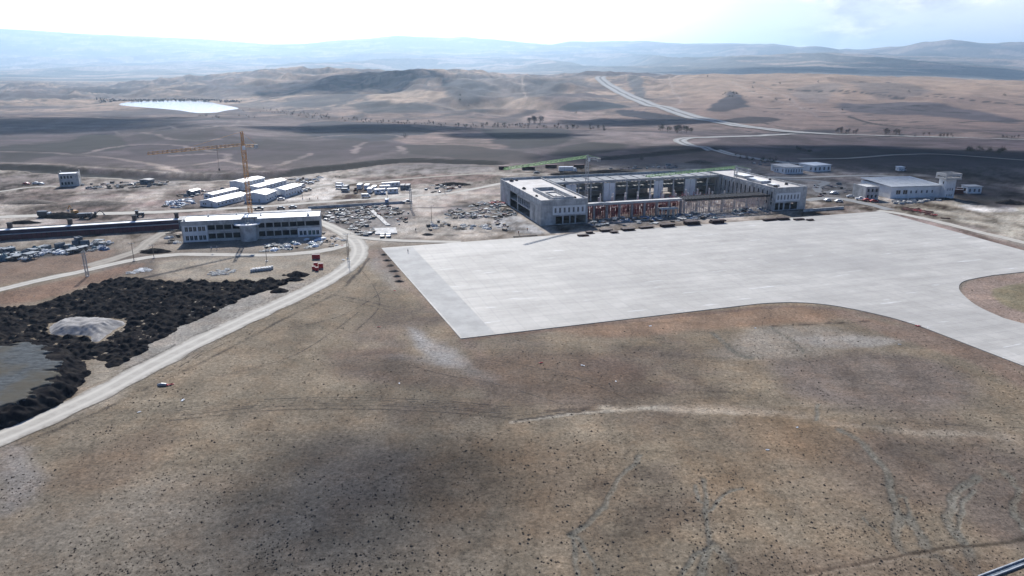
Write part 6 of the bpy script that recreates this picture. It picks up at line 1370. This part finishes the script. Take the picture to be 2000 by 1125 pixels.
m_tuft = paint('dry_tuft', (0.105,0.085,0.065), 0.95, 0.3, 0.3, (0.062,0.050,0.038)); m_tuft2 = paint('straw_tuft', (0.115,0.085,0.058), 0.95, 0.3, 0.3, (0.075,0.058,0.045))
tufts('dry_shrubs', 9000, 82, 300, 0.07, 0.42, m_tuft, 31, 0.13, 'small dark dry shrubs dotted over the steppe')
tufts('grass_tufts', 26000, 80, 320, 0.06, 0.30, m_tuft2, 32, -0.05, 'straw-brown grass tufts covering the steppe')

# ================================================================ TREES
def tree_proto(nm, mat, seed, shape='round', nleaf=230, label='x'):
    random.seed(seed); t_ = thing(nm, label, 'tree' if nm != 'bush' else 'bush', (0,0,0))
    tr = MB(); h = 10.0; tr.tube([(0,0,-0.5),(0.1,0,h*.3),(0.0,0.15,h*.6),(0.1,0,h*.85)], [.32,.24,.14,.05], 6)
    tips = []
    for k in range(9):
        a = random.uniform(0,6.28); z = h*random.uniform(.25,.7); L = h*random.uniform(.18,.34)
        e = (math.cos(a)*L, math.sin(a)*L, z+L*random.uniform(.5,1.1)); tr.tube([(0,0,z),e], [.11,.03], 4); tips.append(e)
    tr.build('trunk', M['bark'], t_)
    c = MB(); cl = [Vector(e) for e in tips] + [Vector((random.uniform(-1,1), random.uniform(-1,1), h*random.uniform(.45,.95))) for _ in range(6)]
    if shape == 'bush': cl = [Vector((random.uniform(-3,3), random.uniform(-3,3), random.uniform(.8,4))) for _ in range(10)]
    for k in range(nleaf):
        p_ = random.choice(cl) + Vector([random.gauss(0,.85) for _ in range(3)]); p_.z = max(p_.z, 0.3)
        a = Vector([random.gauss(0,1) for _ in range(3)]).normalized()*random.uniform(.25,.6); b_ = Vector([random.gauss(0,1) for _ in range(3)]).normalized()*random.uniform(.2,.5)
        c.add([p_-a, p_+b_, p_+a, p_-b_], [(0,1,2,3)])
    c.build('crown', M[mat], t_); return t_
P_ = [tree_proto('bare_tree', 'twig_brown', 1), tree_proto('bare_tree', 'twig_grey', 2), tree_proto('leafy_tree', 'leaf_green', 3), tree_proto('bush', 'twig_grey', 4, 'bush', 160), tree_proto('bush', 'leaf_green', 5, 'bush', 160), tree_proto('bush', 'twig_brown', 6, 'bush', 160)]
ut = {}; nmz = ['bare brown tree','bare grey tree','dull green tree','grey scrub bush','dark green bush','brown scrub bush']
def trees(n, poly_or_line, kinds, sc, where, seed, jit=1.0, grp=None):
    random.seed(seed); L = poly_or_line
    for k in range(n):
        t = random.random()*(len(L)-1); i = int(t); f_ = t-i; x = L[i][0]*(1-f_)+L[i+1][0]*f_+random.uniform(-3,3)*jit; y = L[i][1]*(1-f_)+L[i+1][1]*f_+random.uniform(-1.5,1.5)*jit
        X, Y = G(x, y); j = random.choice(kinds); o = place(P_[j], ut, X, Y, float(z_at(X, Y))-0.1, random.uniform(0,6.28), f'{nmz[j]} {where}', random.uniform(*sc)*0.72, f'{nmz[j]}{"es" if "bush" in nmz[j] else "s"} {where}')
def onetree(x, y, j, s_, label):
    X, Y = G(x, y); o = place(P_[j], ut, X, Y, float(z_at(X, Y))-0.1, x*0.7, label, s_)
trees(9, [(1028,243),(1062,241)], [0,1], (1.2,2.1), 'in the tall clump at the stream', 1)
trees(16, [(1278,257),(1352,260)], [0,1,2], (0.9,1.6), 'in the clump below the highway curve', 2)
trees(9, [(1150,251),(1182,254)], [1,3], (0.7,1.1), 'right of the tall clump', 3)
trees(13, [(1622,259),(1680,263)], [1,0], (0.8,1.3), 'in the left cluster under the hill', 4)
trees(9, [(1726,264),(1762,265)], [0,1], (1.0,1.7), 'in the tall middle cluster under the hill', 5)
trees(13, [(1776,266),(1868,268)], [0,3], (0.6,1.1), 'in the long low row under the hill', 6)
trees(5, [(1955,270),(1995,272)], [1,3], (0.6,0.9), 'at the right edge below the hill', 7)
trees(80, [(880,247),(960,247),(1030,249),(1130,250)], [0,1,2,3,5], (0.5,1.0), 'in the scrub band along the stream', 8, 2)
trees(95, [(560,222),(650,232),(760,240),(880,246)], [0,3,5,1], (0.4,0.85), 'in the brown valley scrub', 9, 2.5)
trees(40, [(480,214),(560,220),(640,228)], [3,5,1], (0.5,0.9), 'on the flats right of the lake', 10, 2.5)
trees(16, [(385,226),(430,229),(500,228)], [3,5], (0.5,0.9), 'below the lake shore', 11, 1.5)
trees(14, [(1410,186),(1425,180),(1440,184),(1425,190)], [4,3], (0.6,1.1), 'on the dark knoll beside the highway', 12)
trees(10, [(1552,290),(1582,298)], [4,3], (0.5,0.8), 'on the shaded slope, centre right', 13, 1)
trees(14, [(1880,296),(1915,292),(1952,300),(1985,284)], [4], (0.7,1.1), 'on the shaded slope at the right', 14, 2)
trees(18, [(1440,306),(1470,312),(1520,316)], [4,3], (0.4,0.7), 'along the road above the blocks', 15, 2)
for i, (x, y, lb) in enumerate([(1382,150,'lone bush on the skyline right of the highway'),(1472,163,'lone bush at the left end of the ploughed strip'),(1523,164,'bush in the middle of the top ploughed strip'),(1598,161,'bush at the right end of the top ploughed strip'),(1470,172,'bush just below the strip end'),(1515,196,'left bush of the pair on the bare hillside'),(1542,196,'right bush of the pair on the bare hillside'),
    (1775,180,'bush on the right hillside at the gully head'),(1962,187,'lone bush far right on the hill'),(1645,215,'bush on the lower hillside, centre right'),(898,187,'lone dark bush on the central hill, upper'),(898,197,'lone dark bush on the central hill, lower'),(1252,312,'round bush behind the terminal, by the dark bank'),(1125,222,'bush left of the tan knoll'),(915,208,'bush at the foot of the central hill'),(792,268,'small bush on the tan rise above the dark field')]):
    onetree(x, y, 4 if i % 3 else 3, 0.75 if y > 200 else 1.0, lb)
# the distant wood on the far shore of the lake
random.seed(9); m = MB()
for k in range(600):
    t = random.random(); x = 190+t*280+random.uniform(-6,6); y = 198.0-4.0*math.sin(t*3.1)*0.6+random.uniform(-2.4,1.6)+ (2.5 if t > 0.85 else 0); X, Y = w0(x, y, -40.0)
    z = float(z_at(X, Y)); r = random.uniform(1.5,3.5); h = random.uniform(2,6)
    a = random.random()*3; m.add([(X-r*math.cos(a),Y-r*math.sin(a),z-1),(X+r*math.cos(a),Y+r*math.sin(a),z-1),(X+r*.5*math.cos(a),Y+r*.5*math.sin(a),z+h),(X-r*.4*math.cos(a),Y-r*.3*math.sin(a),z+h*.8)], [(0,1,2,3)])
me = bpy.data.meshes.new('lakeside_wood'); me.from_pydata(m.v, [], m.f); me.materials.append(M['twig_grey']); o = bpy.data.objects.new('lakeside_wood', me); COL.objects.link(o); tag(o, 'thin dark wood along the far shore of the lake', 'wood', None, 'stuff')
HAZE = 5.2e-5
# (photo x, y of the shadow's centre, half sizes in metres, rotation)
CLOUDS = [(1800, 312, 340, 190, 0.1), (1580, 290, 150, 70, 0.3), (60, 238, 420, 250, 0.0), (690, 252, 230, 150, 0.0), (1030, 264, 120, 90, 0.2),
          (700, 960, 34, 26, 0.3, 800), (1250, 240, 190, 110, 0.0), (700, 165, 420, 500, 0.0), (1950, 145, 1500, 1900, 0.0), (1560, 135, 1600, 1200, 0.0)]
# each repeat gets a label of its own: its place in the row as seen in the photo
_ord = ['', 'first','second','third','fourth','fifth','sixth','seventh','eighth','ninth','tenth','eleventh','twelfth','thirteenth','fourteenth','fifteenth','sixteenth','seventeenth','eighteenth','nineteenth']
_tens = {2:'twent',3:'thirt',4:'fort',5:'fift'}
def ordn(k):
    if k < 20: return _ord[k]
    a, b_ = divmod(k, 10); return _tens[a]+'ieth' if b_ == 0 else _tens[a]+'y-'+_ord[b_]
_by = {}
for o in S.objects:
    if o.parent is None and o.get('label') and o.get('kind') != 'stuff': _by.setdefault(o['label'], []).append(o)
for lb, L in _by.items():
    if len(L) < 2: continue
    L.sort(key=lambda o: pxy(o.location.x, o.location.y, o.location.z)[0])
    for k, o in enumerate(L): o['label'] = f'{lb}, {ordn(k+1)} from the left'
for o in S.objects:
    if o.parent is None and o.get('label') and not 4 <= len(o['label'].replace('-', ' ').split()) <= 16: print('LABEL', len(o['label'].split()), o['label'])
# ---------------------------------------------------------------- clouds above the haze, and the haze itself
m_cloud = bpy.data.materials.new('cloud'); m_cloud.use_nodes = True; t = m_cloud.node_tree; t.nodes.clear()
o_ = N(t, 'ShaderNodeOutputMaterial'); d_ = N(t, 'ShaderNodeBsdfDiffuse'); d_.inputs[0].default_value = (0.9, 0.9, 0.92, 1); tr_ = N(t, 'ShaderNodeBsdfTransparent'); mx = N(t, 'ShaderNodeMixShader')
tcx = N(t, 'ShaderNodeTexCoord'); g = N(t, 'ShaderNodeVectorMath', operation='LENGTH')
mpz = N(t, 'ShaderNodeMapping'); mpz.inputs['Scale'].default_value = (1, 1, 0); t.links.new(tcx.outputs['Object'], mpz.inputs[0]); t.links.new(mpz.outputs[0], g.inputs[0])
nn = noise(t, wpos(t), 0.0038, 6, 0.65)
dens = mapr(t, math_(t, 'SUBTRACT', math_(t, 'MULTIPLY', nn, 2.6), g.outputs['Value']), 0.15, 0.85, 0.0, 0.82)
t.links.new(dens, mx.inputs[0]); t.links.new(tr_.outputs[0], mx.inputs[1]); t.links.new(d_.outputs[0], mx.inputs[2]); t.links.new(mx.outputs[0], o_.inputs[0])
m_thin = m_cloud.copy(); m_thin.name = 'thin_cloud'
for n_ in m_thin.node_tree.nodes:
    if n_.type == 'MAP_RANGE': n_.inputs[4].default_value = 0.42
def cloud(px, py, rx, ry, rot=0.0, alt=0.0, pt=None):
    thin = alt > 0; alt = float(Zg.max()) + (300 if not thin else 240); X, Y = pt or G(px, py); z = float(z_at(X, Y)); kk = (alt - z) / sdir.z
    me = bpy.data.meshes.new('cloud'); bm = bmesh.new(); bmesh.ops.create_icosphere(bm, subdivisions=5, radius=1)
    for v_ in bm.verts:
        c_ = v_.co; n_ = float(fbm(c_.x * 2.5 + px, c_.y * 2.5 + c_.z * 2 + py, 4, 3)); v_.co = c_ * (1 + 0.22 * n_)
        v_.co.z *= (0.6 if v_.co.z > 0 else 0.12)
    bm.to_mesh(me); bm.free(); me.materials.append(m_thin if thin else m_cloud); me.polygons.foreach_set('use_smooth', [True] * len(me.polygons))
    o = bpy.data.objects.new('cloud', me); COL.objects.link(o); o['kind'] = 'structure'
    o.location = (X + sdir.x * kk, Y + sdir.y * kk, alt); o.scale = (rx, ry, min(rx, ry) * 0.4); o.rotation_euler.z = rot
    return o
for a in CLOUDS: cloud(*a)
mh = bpy.data.materials.new('haze'); mh.use_nodes = True; t = mh.node_tree; t.nodes.clear()
o_ = N(t, 'ShaderNodeOutputMaterial'); vol = N(t, 'ShaderNodeVolumePrincipled'); t.links.new(vol.outputs[0], o_.inputs['Volume'])
vol.inputs['Color'].default_value = (0.54, 0.76, 1.0, 1); vol.inputs['Density'].default_value = HAZE; vol.inputs['Anisotropy'].default_value = 0.5
me = bpy.data.meshes.new('haze'); bm = bmesh.new(); bmesh.ops.create_cube(bm, size=1); bm.to_mesh(me); bm.free(); me.materials.append(mh)
hz = bpy.data.objects.new('haze', me); COL.objects.link(hz); hz['kind'] = 'stuff'; hz['label'] = 'pale blue haze thickening towards the far mountains'; hz['category'] = 'haze'
zmin = float(Zg.min()) - 1.0; zmax = float(Zg.max()) + 4; zt = max(zmax, 300)
wx = 2 * (float(Xg.max()) + 200)
hz.scale = (wx, 34900, zt - zmin); hz.location = (0, 17200, (zt + zmin) / 2)
print('HAZE box', zmin, zt, wx)
